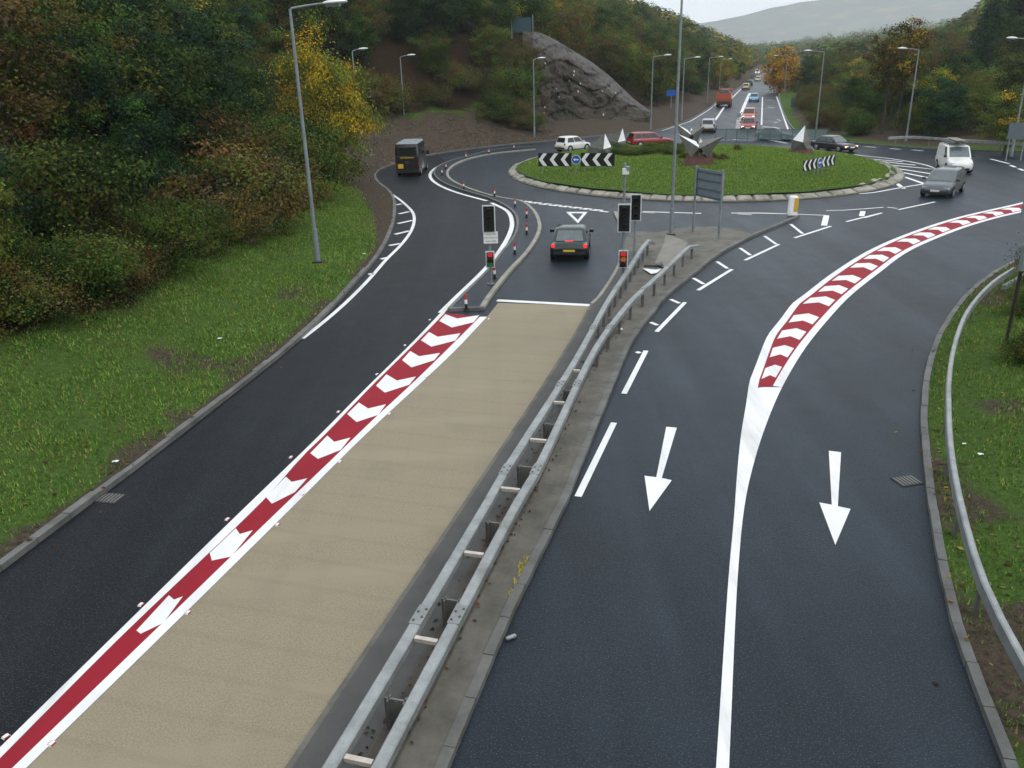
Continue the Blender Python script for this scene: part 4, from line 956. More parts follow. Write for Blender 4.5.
# ------------------------------------------------------------------ vehicles
def car(name, label, cat, x, y, hdg, L, W, H, paint, kind='hatch', anchor='center', lit=None, plate_r='plate_yellow', gl='glass_dark', small=False, belt=None):
    """x forward, y left; hdg in degrees from +X"""
    h = R(hdg); 
    off = {'center': 0, 'rear': L/2, 'front': -L/2}[anchor]
    t = thing(name, label, cat, (x+off*math.cos(h), y+off*math.sin(h), 0), h)
    zl = .2; b = belt or H*.61
    P = {'hatch': dict(hood=.70, hb=.24, cow=.17, rs=-.47, rb=-.40, rf=.03),
         'saloon': dict(hood=.72, hb=.27, cow=.16, rs=-.40, rb=-.24, rf=.03),
         'mpv': dict(hood=.74, hb=.27, cow=.22, rs=-.48, rb=-.43, rf=.07),
         'estate': dict(hood=.70, hb=.25, cow=.17, rs=-.48, rb=-.42, rf=.03),
         'van': dict(hood=.70, hb=.25, cow=.24, rs=-.49, rb=-.47, rf=.09)}[kind]
    zh = H*.52 if kind != 'van' else H*.5
    rear_z = b*(1.0 if kind != 'saloon' else 1.0)
    st = [(-.5, .80, .42, b*.70), (-.49, .90, .32, b*.80), (-.465, .97, .24, rear_z*.97), (-.40, 1, zl, rear_z), (-.2, 1, zl, b), (0, 1, zl, b), (P['cow'], 1, zl, b*.99),
          (P['cow']+.1, .99, zl, (b+zh)/2*1.0), (.38, .97, zl, zh), (.45, .92, .22, zh*.93), (.485, .82, .27, zh*.80), (.5, .66, .34, zh*.62)]
    mb = MB(); rows = []
    for f_, wf, z0, z1 in st:
        hw = W/2*wf; zm = z0+(z1-z0)*.55
        half = [(0, z0), (hw*.8, z0), (hw*.96, z0+(z1-z0)*.16), (hw, zm), (hw*.985, z0+(z1-z0)*.8), (hw*.93, z0+(z1-z0)*.93), (hw*.8, z1), (0, z1+.02)]
        ring = [(f_*L, yy, zz) for yy, zz in half] + [(f_*L, -yy, zz) for yy, zz in half[-2:0:-1]]
        rows.append(ring)
    mb.grid(rows, paint, True, True)
    # cabin
    xb0, xb1, xt0, xt1 = P['rs']*L, (P['cow']+.06)*L, P['rb']*L, P['rf']*L
    if kind == 'van': xt1 = .12*L; xb1 = .30*L
    wb, wt = W*.465, W*.37 if kind != 'van' else W*.42
    zb, zt = b-.05, H
    def ring(z, x0, x1, hw, r):
        r = min(r, hw*.9); return [(x1, hw-r, z), (x1-r, hw, z), (x0+r, hw, z), (x0, hw-r, z), (x0, -hw+r, z), (x0+r, -hw, z), (x1-r, -hw, z), (x1, -hw+r, z)]
    zq = zt-.09
    e = (zq-zb)/(zt-zb); le = lambda a, c: a+(c-a)*e
    cab = MB(); cab.grid([ring(zb, xb0, xb1, wb, .12), ring(zq, le(xb0, xt0), le(xb1, xt1), le(wb, wt), .10), ring(zt-.025, xt0+.04, xt1-.10, wt-.07, .12), ring(zt, xt0+.2, xt1-.35, wt-.25, .15)], paint, True, True)
    off_ = len(mb.v); mb.v += cab.v; mb.f += [tuple(i+off_ for i in f_) for f_ in cab.f]; k_ = mb.mat(paint); mb.m += [k_]*len(cab.f)
    wx = (-.31*L if kind != 'van' else -.29*L, .31*L); wr = .31 if H < 1.8 else .34
    for s in (-1, 1):      # wheel arches, 4 mm proud of the flank
        for xx in wx:
            ring_ = [(xx+wr*1.16*math.cos(a), s*(W/2+.006), wr+wr*1.16*math.sin(a)) for a in (math.pi*k/12 for k in range(13))]
            mb.face(ring_ + [(xx-wr*1.16, s*(W/2+.006), .2), (xx+wr*1.16, s*(W/2+.006), .2)], 'trim_dark')
    mb.build('body', t, 38)
    F = lambda u, z: None
    def pane(nm, quad, mat=gl):
        m_ = MB(); q = [Vector(p) for p in quad]; n_ = (q[1]-q[0]).cross(q[3]-q[0]).normalized()
        c = sum(q, Vector())/4
        if n_.dot(c-Vector((0, 0, H*.6))) < 0: n_ = -n_
        m_.grid([[p-n_*.02 for p in q], [p+n_*.008 for p in q]], mat, True, True); return m_.build(nm, t)
    def lerp(a, c, f_): return tuple(a[i]+(c[i]-a[i])*f_ for i in range(3))
    def face_quad(A, B, C, D, u0, u1, v0, v1):
        g = lambda u, v: lerp(lerp(A, B, u), lerp(D, C, u), v)
        return [g(u0, v0), g(u1, v0), g(u1, v1), g(u0, v1)]
    w1, xf, xr = le(wb, wt), le(xb1, xt1), le(xb0, xt0)
    pane('windscreen', face_quad((xb1, -wb+.12, zb), (xb1, wb-.12, zb), (xf, w1-.1, zq), (xf, -w1+.1, zq), .0, 1, .10, .97))
    if kind != 'van': pane('rear_window', face_quad((xb0, wb-.12, zb), (xb0, -wb+.12, zb), (xr, -w1+.1, zq), (xr, w1-.1, zq), .03, .97, .16, .95))
    for s in (-1, 1):
        A_, B_, C_, D_ = (xb0+.1, s*wb, zb), (xb1-.1, s*wb, zb), (xf-.1, s*w1, zq), (xr+.1, s*w1, zq)
        spl = {'hatch': ((.08, .50), (.53, .96)), 'saloon': ((.10, .52), (.55, .97)), 'mpv': ((.03, .28), (.30, .62), (.64, .97)), 'estate': ((.03, .27), (.30, .60), (.63, .97)), 'van': ((.74, .96),)}[kind]
        for u0, u1 in spl: pane('side_window', face_quad(A_, B_, C_, D_, u0, u1, .14, .92))
    # wheels
    for s in (-1, 1):
        for xx in wx:
            m_ = MB(); yo = s*(W/2+.012); yi = s*(W/2-.2)
            m_.tube([(xx, yi, wr), (xx, yo-s*.02, wr), (xx, yo, wr)], [wr, wr, wr*.93], 'rubber', 20); wh = m_.build('wheel', t, 40)
            m_ = MB(); m_.tube([(xx, yo-s*.01, wr), (xx, yo+s*.006, wr)], [wr*.66, wr*.58], 'rim_alloy', 16); m_.build('rim', wh, 40)
    # lamps, plates, bumpers, mirrors
    hl = {'warm': 'head_lit', 'white': 'head_white'}.get(lit, 'head_glass'); tl = 'tail_lit' if lit == 'brake' else 'tail_red'
    for s in (-1, 1):
        m_ = MB(); m_.box((L*.472, s*W*.34, zh*.74), (.12, W*.19, zh*.16), hl, rz=s*-.45*-1 if False else 0, bev=.03); m_.build('headlight', t)
        m_ = MB(); zt_ = b*.86 if kind != 'van' else b*.9
        m_.box((-L*.478, s*W*.415, zt_), (.11, W*.10, b*.16 if kind != 'estate' else b*.36), tl, bev=.03); m_.build('tail_light', t)
        m_ = MB(); m_.box((xb1-.22*1, s*(W*.5+.07), b+.07), (.12, .2, .14), paint if kind != 'van' else 'trim_dark', bev=.04); m_.build('wing_mirror', t)
    m_ = MB(); m_.box((L*.5-.02, 0, .36), (.06, W*.62, .16), 'trim_dark', bev=.02); m_.build('grille', t)
    m_ = MB(); m_.box((-L*.5+.01, 0, .42), (.12, W*.84, .12), 'trim_dark', bev=.03); m_.build('bumper', t)
    m_ = MB(); m_.box((L*.5+.022, 0, .46), (.02, .5, .11), 'plate_white'); m_.build('number_plate', t)
    m_ = MB(); m_.box((-L*.5-.012+.0, 0, b*.60), (.03, .52, .125), plate_r)
    pl = m_.build('number_plate', t)
    return t
c = G(569, 262.5)
t = car('car', 'dark green hatchback with lit brake lights, waiting on the approach lane above the stop line', 'car', *c, 83, 4.0, 1.70, 1.36, 'paint_green', 'saloon', 'rear', 'brake', gl='glass_pale')
m_ = MB(); m_.box((-4.0*.445, 0, .90), (.05, .36, .04), 'tail_lit'); m_.build('high_brake_light', t)
c = G(933.5, 198.5); car('car', 'grey people carrier rounding the right of the roundabout in front of the white van', 'car', *c, 231, 4.2, 1.78, 1.54, 'paint_grey', 'mpv', 'front', gl='glass_pale')
c = G(960.5, 174.5)
v_ = car('van', 'small white panel van with ladders on its roof rack, behind the grey people carrier', 'van', *c, 257, 4.25, 1.72, 1.86, 'paint_white', 'van', 'front', gl='glass_pale', belt=1.08)
rk = MB()
for s in (-.5, .5): rk.tube([(-1.9, s, 1.98), (.55, s, 1.98)], .03, 'dull_steel', 8)
for x_ in (-1.7, -.9, -.1, .5): rk.tube([(x_, -.62, 1.93), (x_, .62, 1.93)], .025, 'dull_steel', 8); rk.tube([(x_, -.62, 1.82), (x_, -.62, 1.94)], .02, 'dull_steel', 6); rk.tube([(x_, .62, 1.82), (x_, .62, 1.94)], .02, 'dull_steel', 6)
rk.build('roof_rack', v_)
ld = thing('ladder', 'pale grey ladders and planks lying on the roof rack of the white van', 'ladder', (v_.location.x, v_.location.y, 2.03), R(257))
for yy in (-.42, -.1, .14, .46): m_ = MB(); m_.box((-.6, yy, .06), (3.1, .05, .09), 'galvanised'); m_.build('stile', ld)
m_ = MB()
for i in range(11):
    for y0 in (-.26, .30): m_.tube([(-2.0+i*.27, y0-.15, .06), (-2.0+i*.27, y0+.15, .06)], .018, 'galvanised', 6)
m_.build('rungs', ld)
m_ = MB(); m_.box((-.3, .0, .17), (2.6, .7, .05), 'light_concrete'); m_.build('plank', ld)
c = G(836, 151.5); car('car', 'black saloon with glowing orange headlights entering the roundabout at the right', 'car', c[0], c[1]+.6, 296, 4.2, 1.72, 1.34, 'paint_black', 'saloon', 'center', 'warm', gl='glass_pale')
c = G(573, 151); car('car', 'small white hatchback on the far left side of the roundabout below the rock cutting', 'car', *c, 38, 3.5, 1.62, 1.46, 'paint_white', 'hatch', 'center')
c = G(650, 146.5); car('car', 'dark red estate car half hidden behind the bushes on the far side of the roundabout', 'car', *c, 14, 4.5, 1.75, 1.45, 'paint_red', 'estate', 'center')
c = G(707, 133); car('car', 'silver estate car heading away at the mouth of the dual carriageway', 'car', *c, 73, 4.4, 1.75, 1.50, 'paint_silver', 'estate', 'rear')
c = G(747.5, 132); car('car', 'red car with white headlights waiting at the give-way line behind the guard rail', 'car', *c, 252, 4.1, 1.72, 1.50, 'paint_red', 'hatch', 'front', 'white')
c = G(748, 121.5); car('car', 'bright orange-red car with lit headlights queuing behind the red car', 'car', *c, 252, 4.2, 1.76, 1.60, 'paint_orange', 'mpv', 'front', 'white')
c = G(753.5, 102); car('car', 'pale blue car coming down the dual carriageway behind the queue', 'car', *c, 252, 4.1, 1.72, 1.48, 'paint_blue', 'hatch', 'front')
c = G(771, 142.5); car('car', 'dark car mostly hidden behind the guard rail on the far side of the roundabout', 'car', c[0]+1.2, c[1]+3, 330, 3.8, 1.6, 1.25, 'paint_navy', 'saloon', 'center')
c = G(745.5, 90); car('car', 'cream car in the far distance on the left lanes, driving away', 'car', *c, 73, 4.3, 1.8, 1.55, 'paint_cream', 'estate', 'rear')
c = G(749, 86); car('car', 'dark car in the far distance beside the cream one', 'car', *c, 73, 4.2, 1.75, 1.5, 'paint_black', 'hatch', 'rear')
c = G(757.5, 81.5); car('car', 'tiny gold car coming nearer at the far end of the road', 'car', *c, 252, 4.2, 1.8, 1.5, 'paint_cream', 'hatch', 'front')
c = G(753.5, 79); car('car', 'tiny dark car at the far end of the road', 'car', *c, 73, 4.2, 1.8, 1.5, 'paint_navy', 'hatch', 'rear')
c = G(757, 74.5); car('van', 'tiny white van at the vanishing end of the road', 'van', *c, 252, 4.6, 1.95, 2.1, 'paint_white', 'van', 'front', 'white', belt=1.2)
# black box van seen from behind
c = G(408, 177); h = R(87)
t = thing('van', 'tall black box van with yellow stripe and plate, turning off round the left bend', 'van', (c[0]+2.6*math.cos(h), c[1]+2.6*math.sin(h), 0), h)
W, L, H = 1.86, 4.9, 2.62
mb = MB(); rows = []
for z, x0, x1, hw in ((.32, -2.5, 1.2, .9), (.5, -2.55, 1.25, .93), (1.4, -2.56, 1.25, .93), (2.3, -2.5, 1.2, .9), (2.46, -2.42, 1.1, .82)):
    r = .12; rows.append([(x1, hw-r, z), (x1-r, hw, z), (x0+r, hw, z), (x0, hw-r, z), (x0, -hw+r, z), (x0+r, -hw, z), (x1-r, -hw, z), (x1, -hw+r, z)])
mb.grid(rows, 'paint_black', True, True)
mb.grid([[(1.2, -.88, .35), (2.45, -.82, .4), (2.45, .82, .4), (1.2, .88, .35)], [(1.2, -.88, 1.15), (2.4, -.78, 1.0), (2.4, .78, 1.0), (1.2, .88, 1.15)], [(1.15, -.8, 1.95), (1.55, -.7, 1.9), (1.55, .7, 1.9), (1.15, .8, 1.95)]], 'paint_black', True, True)
mb.build('body', t, 35)
mb = MB(); mb.grid([[(a*x_, q*y_, z) for x_, y_ in ((1, 1), (-2.1, 1), (-2.1, -1), (1, -1))] for z, a, q in ((2.47, 1.1, .84), (2.58, 1.0, .7))], 'column_grey', True, True); mb.build('roof', t)
mb = MB(); mb.box((-2.565, 0, 1.92), (.03, 1.5, .6), 'glass_dark'); mb.build('rear_window', t)
for s in (-1, 1):
    mb = MB(); mb.box((-2.575, s*.44, 1.05), (.02, .86, 1.05), 'black_plastic'); d_ = mb.build('rear_door', t)
    mb = MB(); mb.box((-2.595, s*.07, 1.12), (.03, .05, .2), 'dull_steel'); mb.build('handle', d_)
    mb = MB(); mb.box((-2.58, s*.88, .95), (.04, .09, .4), 'tail_red'); mb.build('tail_light', t)
    mb = MB(); mb.box((.2, s*.945, 1.85), (1.3, .02, .55), 'glass_dark'); mb.build('side_window', t); mb = MB(); mb.box((-1.4, s*.945, 1.85), (1.3, .02, .55), 'glass_dark'); mb.build('side_window', t)
    mb = MB(); mb.box((1.55, s*1.08, 1.45), (.12, .26, .3), 'black_plastic', bev=.03); mb.build('wing_mirror', t)
    mb = MB(); mb.box((2.44, s*.62, .85), (.06, .26, .2), 'head_glass'); mb.build('headlight', t)
    for xx in (-1.55, 1.75):
        mb = MB(); mb.tube([(xx, s*.72, .36), (xx, s*.94, .36)], .36, 'rubber', 18); wh = mb.build('wheel', t, 40); mb = MB(); mb.tube([(xx, s*.935, .36), (xx, s*.95, .36)], .22, 'rim_alloy', 14); mb.build('rim', wh, 40)
mb = MB()
for i in range(11): mb.box((-2.592, .5-.1*i, 1.46), (.012, .065 if i % 3 else .05, .09), 'yellow_plastic')
mb.build('yellow_lettering', t)
mb = MB(); mb.box((-2.592, 0, 2.28), (.012, 1.6, .05), 'dull_steel'); mb.box((-2.592, 0, 1.58), (.012, 1.7, .03), 'dull_steel'); mb.build('trim', t)
mb = MB(); mb.box((-2.594, .52, .82), (.014, .42, .34), 'plate_yellow'); mb.build('number_plate', t)
mb = MB(); mb.box((-2.6, 0, .42), (.14, 1.75, .16), 'trim_dark', bev=.03); mb.build('bumper', t)
mb = MB(); mb.box((2.42, 0, 1.47), (.03, 1.3, .0), 'glass_dark'); mb.v = []; mb.f = []; mb.m = []
mb.face([(2.41, -.72, 1.03), (2.41, .72, 1.03), (1.58, .66, 1.86), (1.58, -.66, 1.86)], 'glass_dark'); mb.build('windscreen', t)
# orange lorry
c = G(723, 107.5); h = R(73); t = thing('lorry', 'orange tipper lorry with a dark hopper driving away up the left lanes', 'lorry', (c[0]+3.4*math.cos(h), c[1]+3.4*math.sin(h), 0), h)
mb = MB(); mb.box((0, 0, .75), (6.6, .9, .25), 'trim_dark'); mb.build('chassis', t)
mb = MB(); mb.grid([[(-3.3, 1.0, .95), (-3.3, -1.0, .95), (1.2, -1.0, .95), (1.2, 1.0, .95)], [(-3.4, 1.2, 1.3), (-3.4, -1.2, 1.3), (1.2, -1.2, 1.3), (1.2, 1.2, 1.3)], [(-3.4, 1.2, 2.25), (-3.4, -1.2, 2.25), (1.2, -1.2, 2.25), (1.2, 1.2, 2.25)]], 'paint_orange', True, True); mb.build('hopper', t)
mb = MB(); mb.grid([[(-3.0, 1.0, 2.25), (-3.0, -1.0, 2.25), (1.0, -1.0, 2.25), (1.0, 1.0, 2.25)], [(-2.6, .55, 2.75), (-2.6, -.55, 2.75), (.8, -.55, 2.75), (.8, .55, 2.75)]], 'trim_dark', True, True); mb.build('load_cover', t)
mb = MB(); mb.box((2.4, 0, 1.75), (1.9, 2.3, 2.1), 'paint_orange', bev=.15); mb.build('cab', t)
mb = MB(); mb.box((3.36, 0, 2.15), (.04, 2.0, .8), 'glass_dark'); mb.build('windscreen', t)
mb = MB(); mb.box((-3.45, 0, .7), (.1, 2.3, .5), 'trim_dark'); mb.build('bumper', t)
for s in (-1, 1):
    mb = MB(); mb.box((-3.52, s*.95, .75), (.05, .35, .16), 'tail_red'); mb.build('tail_light', t)
    for xx in (-2.3, 2.4): mb = MB(); mb.tube([(xx, s*.8, .5), (xx, s*1.16, .5)], .5, 'rubber', 18); wh = mb.build('wheel', t, 40); mb = MB(); mb.tube([(xx, s*1.15, .5), (xx, s*1.17, .5)], .28, 'rim_alloy', 14); mb.build('rim', wh, 40)
# bollard where the carriageways part
c = G(738, 128.5); t = thing('bollard', 'small grey and white bollard where the two carriageways part behind the guard rail', 'bollard', (*c, 0))
mb = MB(); mb.grid([[(x_*s, y_*s, z) for x_, y_ in ((.3, .2), (-.3, .2), (-.3, -.2), (.3, -.2))] for z, s in ((0, 1.1), (.15, 1.1), (.2, 1), (1.0, .9))], 'white_plastic', True, True); mb.build('shell', t); mb = MB(); mb.tube([(0, 0, .95), (0, 0, 1.5)], .04, 'column_grey', 8); mb.tube([(0, -.03, 1.5), (0, .03, 1.5)], .3, 'sign_grey', 20); mb.build('sign_disc', t)
# ------------------------------------------------------------------ rock cutting with netting
bl = [(522, 122), (540, 127), (560, 129), (585, 128), (608, 127), (625, 124), (640, 119), (652, 115)]
tl = [(523, 31), (541, 33), (556, 40), (572, 50), (592, 62), (612, 78), (632, 97), (652, 113)]
rows = []
nu, nv = 130, 64
for j in range(nv):
    v = j/(nv-1); row = []
    for i in range(nu):
        u = i/(nu-1)*(len(bl)-1); k = min(int(u), len(bl)-2); f_ = u-k
        pb = [bl[k][q]+(bl[k+1][q]-bl[k][q])*f_ for q in (0, 1)]; pt = [tl[k][q]+(tl[k+1][q]-tl[k][q])*f_ for q in (0, 1)]
        B_ = at_dist(*pb, 99+10*(i/nu)); T_ = at_dist(*pt, 110+5*(i/nu))
        s = v**1.0; p = B_.lerp(T_, s)
        cl_ = noise.voronoi(Vector((p.x*.42+.25*p.z, p.z*.30, 2.0)))[0]; n_ = (noise.fractal(Vector((p.x*.5, p.y*.4, p.z*.6)), .8, 2.2, 6)*1.1 + (cl_[1]-cl_[0])*1.7 + .5*(math.floor(p.z*.55+.5*math.sin(p.x*.7))-p.z*.55))*max(0, math.sin(math.pi*min(1, v*1.02)))**.5*(1-.45*i/nu)
        bulge = .6*math.sin(math.pi*v)*(1-.6*i/nu)
        row.append((p.x, p.y-bulge*1.0-n_, p.z+n_*.4-(1.6 if j == 0 else 0)))
    rows.append(row)
back = [[(x, y+5+3*(1-j/nv), z-.6-2*j/nv) for x, y, z in r] for j, r in enumerate(rows)]
mb = MB(); mb.grid(rows, 'rock'); mb.grid(back[::-1], 'rock')
mb.grid([rows[-1], back[-1]], 'rock'); mb.grid([back[0], rows[0]], 'rock'); mb.grid([[r[0] for r in rows], [r[0] for r in back]], 'rock'); mb.grid([[r[-1] for r in back], [r[-1] for r in rows]], 'rock')
rk = mb.build('rock_cutting', smooth=28); tag(rk, 'steep dark rock cutting hung with pale netting above the soil bank, below the woods', 'rock face')
ca = rk.data.color_attributes.new('cover', 'FLOAT_COLOR', 'POINT')
fl = {}
for j, r in enumerate(rows):
    for i, p in enumerate(r): fl[(round(p[0], 3), round(p[1], 3), round(p[2], 3))] = (i/(nu-1), j/(nv-1))
for v, c_ in zip(rk.data.vertices, ca.data):
    u_, v_ = fl.get((round(v.co.x, 3), round(v.co.y, 3), round(v.co.z, 3)), (0, 1))
    q = v_ + .10*fbm(v.co.x, v.co.z, .5); th = .80-.55*max(0, u_-.35)-.35*max(0, u_-.72)
    c_.color = (float(sstep(th-.03, th+.03, q)) if u_ > .08 else 0, 0, 0, 1)
for q in range(13):
    i, j = rnd.randrange(14, 96), rnd.randrange(7, 46); p = rows[j][i]; s = .08+.08*rnd.random()
    mb = MB(); mb.box((p[0], p[1]-.06, p[2]), (s, .08, s*1.7), 'paper', bev=.02); o = mb.build('anchor_plate', rk)
# hoarding at the top of the cutting
q = at_dist(522, 24.5, 113); t = thing('hoarding', 'dark blue-green fence panel with a post at the top of the rock cutting', 'fence panel', (q.x, q.y, q.z-1.2), R(-3))
mb = MB(); mb.box((0, 0, 1.15), (2.3, .1, 1.7), 'hoarding'); mb.build('panel', t)
for e in (-1.3, 1.35): mb = MB(); mb.tube([(e, -.05, -.4), (e, -.05, 2.3)], .06, 'column_grey', 8); mb.build('post', t, 40)
# ------------------------------------------------------------------ foliage
GRN, DGR, OLV, BRN, RUS, YEL, PAL, EVG, GOLD, GREY = (.048, .098, .014), (.018, .045, .009), (.095, .112, .018), (.105, .078, .020), (.13, .066, .022), (.36, .26, .018), (.115, .175, .030), (.014, .042, .022), (.50, .27, .010), (.10, .088, .055)
def crown_mesh(seed, h, r, base, n, per, leaf, pal, shape='round', flat_=.6, cr=.148):
    g = np.random.default_rng(seed)
    cz, rz_ = (base+h)/2, (h-base)/2
    d = g.normal(size=(n, 3)); d /= np.linalg.norm(d, axis=1)[:, None]
    q = .38+.62*np.sqrt(g.random(n)); q *= 1+.22*g.normal(size=n)*.7
    c = d*q[:, None]*np.array((r, r, rz_))
    if shape == 'cone': k = 1-.86*(c[:, 2]+rz_)/(2*rz_); c[:, :2] *= np.clip(k, .08, 1.1)[:, None]*1.15
    if shape == 'vase': k = .55+.6*(c[:, 2]+rz_)/(2*rz_); c[:, :2] *= k[:, None]
    if shape == 'bush': c[:, 2] = np.where(c[:, 2] < -.2*rz_, c[:, 2]*.9, c[:, 2]); c[:, :2] *= (1.1-.25*(c[:, 2]/rz_))[:, None]
    lump = np.array([noise.noise(Vector((p[0]*2.2/r+seed, p[1]*2.2/r, p[2]*2.2/r))) for p in c]); c *= (1+.5*lump)[:, None]
    c[:, 2] += cz; c[:, 2] = np.maximum(c[:, 2], base*.6+.15)
    m_ = n*per; ci = np.repeat(np.arange(n), per)
    size = (cr*r)*(.7+.7*g.random(n))
    o = g.normal(size=(m_, 3))*size[ci][:, None]*np.array((1, 1, flat_)); P = c[ci]+o
    P[:, 2] = np.maximum(P[:, 2], .05)
    out = o/ (np.linalg.norm(o, axis=1)[:, None]+1e-6)*.6 + (P-np.array((0, 0, cz)))/max(r, rz_)*.5 + np.array((0, 0, .55)) + g.normal(size=(m_, 3))*.55
    out /= np.linalg.norm(out, axis=1)[:, None]
    a = np.cross(out, g.normal(size=(m_, 3))); a /= np.linalg.norm(a, axis=1)[:, None]+1e-6
    b_ = np.cross(out, a); s = leaf*(.65+.7*g.random(m_))[:, None]
    a = a*s; b_ = b_*s*.55
    V = np.stack([P-a, P+b_-a*.1, P+a, P-b_-a*.1], 1).reshape(-1, 3)
    cols = np.array([p[0] for p in pal]); wt = np.array([p[1] for p in pal], float); wt /= wt.sum()
    cc = g.choice(len(pal), n, p=wt); lc = np.where(g.random(m_) < .12, g.choice(len(pal), m_, p=wt), cc[ci])
    tint = cols[lc]*(.62+.76*g.random(m_))[:, None]*(.8+.4*g.random(n))[ci][:, None]
    me = bpy.data.meshes.new('crown'); me.vertices.add(4*m_); me.vertices.foreach_set('co', V.astype(np.float32).ravel())
    me.loops.add(4*m_); me.loops.foreach_set('vertex_index', np.arange(4*m_, dtype=np.int32))
    me.polygons.add(m_); me.polygons.foreach_set('loop_start', np.arange(0, 4*m_, 4, dtype=np.int32)); me.polygons.foreach_set('loop_total', np.full(m_, 4, np.int32))
    me.update(calc_edges=True); me.materials.append(MAT['leaf'])
    at = me.color_attributes.new('tint', 'FLOAT_COLOR', 'POINT'); at.data.foreach_set('color', np.c_[np.repeat(tint, 4, 0), np.ones(4*m_)].astype(np.float32).ravel())
    return me, c
def trunk_mesh(seed, h, r0, limbs, bark='bark', multi=1, top=.8):
    g = random.Random(seed); mb = MB()
    for k in range(multi):
        ox, oy = (0, 0) if multi == 1 else (g.uniform(-.3, .3), g.uniform(-.3, .3)); lx, ly = g.uniform(-.05, .05)*h, g.uniform(-.05, .05)*h
        if multi > 1: lx *= 3; ly *= 3
        P_ = [(ox+lx*q*q+g.uniform(-.04, .04)*q*h*.3, oy+ly*q*q, -.4+(h*top+.4)*q) for q in (0, .2, .4, .6, .8, 1)]
        mb.tube(P_, [r0*(1-.8*q)*(1.35 if q == 0 else 1) for q in (0, .2, .4, .6, .8, 1)], bark, 7)
        for c_ in g.sample(list(limbs), min(len(limbs), 12 if multi == 1 else 5)):
            q = min(.85, max(.2, c_[2]/h*.7)); i = q*5; a = int(i); f_ = i-a; s = [P_[a][j]+(P_[min(a+1, 5)][j]-P_[a][j])*f_ for j in range(3)]
            mid = [(s[j]+c_[j])/2+(0, 0, h*.02)[j] for j in range(3)]
            mb.tube([s, mid, list(c_)], [r0*.42*(1-q*.5), r0*.26, r0*.08], bark, 5)
    me_o = mb.build('trunk', smooth=60); me = me_o.data; bpy.data.objects.remove(me_o); return me
PROTO = {}
def proto(nm, seeds, h, r, base, n, per, leaf, pal, r0, shape='round', bark='bark', multi=1, **kw):
    PROTO[nm] = []
    for s in seeds:
        cm, c = crown_mesh(s, h, r, base, n, per, leaf, pal, shape, **kw); PROTO[nm].append((cm, trunk_mesh(s, h, r0, [tuple(float(a) for a in q) for q in c], bark, multi), h))
proto('dense', (1, 2, 3), 9, 3.4, 1.0, 115, 200, .10, [(DGR, 5), (GRN, 3), (OLV, 1.5), (EVG, 2)], .2)
proto('olive', (4, 5, 6), 8.5, 3.2, .8, 105, 190, .10, [(OLV, 4), (GRN, 3), (BRN, 1.5), (PAL, 1)], .18)
proto('brown', (7, 8), 8, 3.0, .8, 100, 170, .095, [(BRN, 4), (OLV, 3), (RUS, 1.2), (GRN, 2), (GREY, 1)], .16)
proto('bush', (9, 10, 11), 3.6, 2.3, .1, 90, 210, .068, [(OLV, 3), (GRN, 4), (DGR, 3), (BRN, 1), (PAL, .6)], .07, 'bush', multi=4, cr=.19)
proto('thicket', (12, 13), 3.2, 2.2, .1, 80, 190, .066, [(BRN, 3.4), (OLV, 2.2), (DGR, 1.6), (RUS, 2.2), (GREY, 1)], .06, 'bush', multi=5, cr=.19)
proto('ever', (14, 15), 8.5, 2.9, .3, 110, 170, .10, [(EVG, 5), (DGR, 4), (GRN, 1)], .2)
proto('yellow', (16,), 9, 3.4, .8, 140, 230, .088, [(YEL, 4), (GOLD, 1.5), (PAL, 2), (OLV, 2)], .18)
proto('birch', (17, 18), 11, 2.2, 4.2, 70, 55, .14, [(RUS, 2), (BRN, 2), (YEL, .8), (OLV, 2)], .13, 'vase', multi=1, top=.95) if False else proto('birch', (17, 18), 11, 2.2, 4.2, 70, 55, .14, [(RUS, 2), (BRN, 2), (YEL, .8), (OLV, 2)], .13, 'vase')
proto('gold', (19,), 9, 4.0, .6, 110, 80, .22, [(GOLD, 4), (YEL, 2), (BRN, 1.4)], .2)
proto('conifer', (20,), 13, 2.8, .6, 150, 70, .2, [(EVG, 5), (DGR, 3)], .22, 'cone')
proto('pale', (21, 22), 8, 2.9, 1.0, 90, 130, .11, [(PAL, 3), (OLV, 3), (YEL, .9), (GRN, 2)], .15)
proto('bare', (23,), 8, 2.4, 2.0, 60, 22, .12, [(GREY, 3), (BRN, 1)], .12, 'vase', 'bark_pale', multi=3)
PREF = {}
def plant(kind, x, y, s, label, group=None, name=None, cat='tree', z=None, sz=None, v=None):
    pool = PROTO[kind]; cm, tm, h = pool[rnd.randrange(len(pool)) if v is None else v]
    nm = name or {'bush': 'bush', 'thicket': 'bush', 'birch': 'birch_tree', 'conifer': 'conifer_tree'}.get(kind, 'broadleaf_tree')
    t = thing(nm, label, 'bush' if nm == 'bush' else cat, (x, y, (tz(x, y) if z is None else z)-.1), rnd.uniform(0, 6.28), group)
    t.scale = (s, s, sz or s*rnd.uniform(.88, 1.14))
    for me, q in ((tm, 'trunk'), (cm, 'crown')):
        o = bpy.data.objects.new(q, me); COL.objects.link(o); o.parent = t
    return t
def pick(seq):
    r = rnd.random()*sum(w_ for _, w_ in seq)
    for k_, w_ in seq:
        r -= w_
        if r <= 0: return k_
    return seq[-1][0]
KIND_LABEL = {'dense': 'dark green dense tree', 'olive': 'olive green autumn tree', 'brown': 'brown-tinged autumn tree', 'bush': 'dense green bush', 'thicket': 'brownish thicket bush', 'ever': 'very dark evergreen tree', 'pale': 'pale yellow-green tree', 'bare': 'pale half-bare tree with thin stems', 'yellow': 'golden yellow autumn tree', 'birch': 'slender russet birch', 'gold': 'golden tree', 'conifer': 'dark pointed conifer'}
placed = []
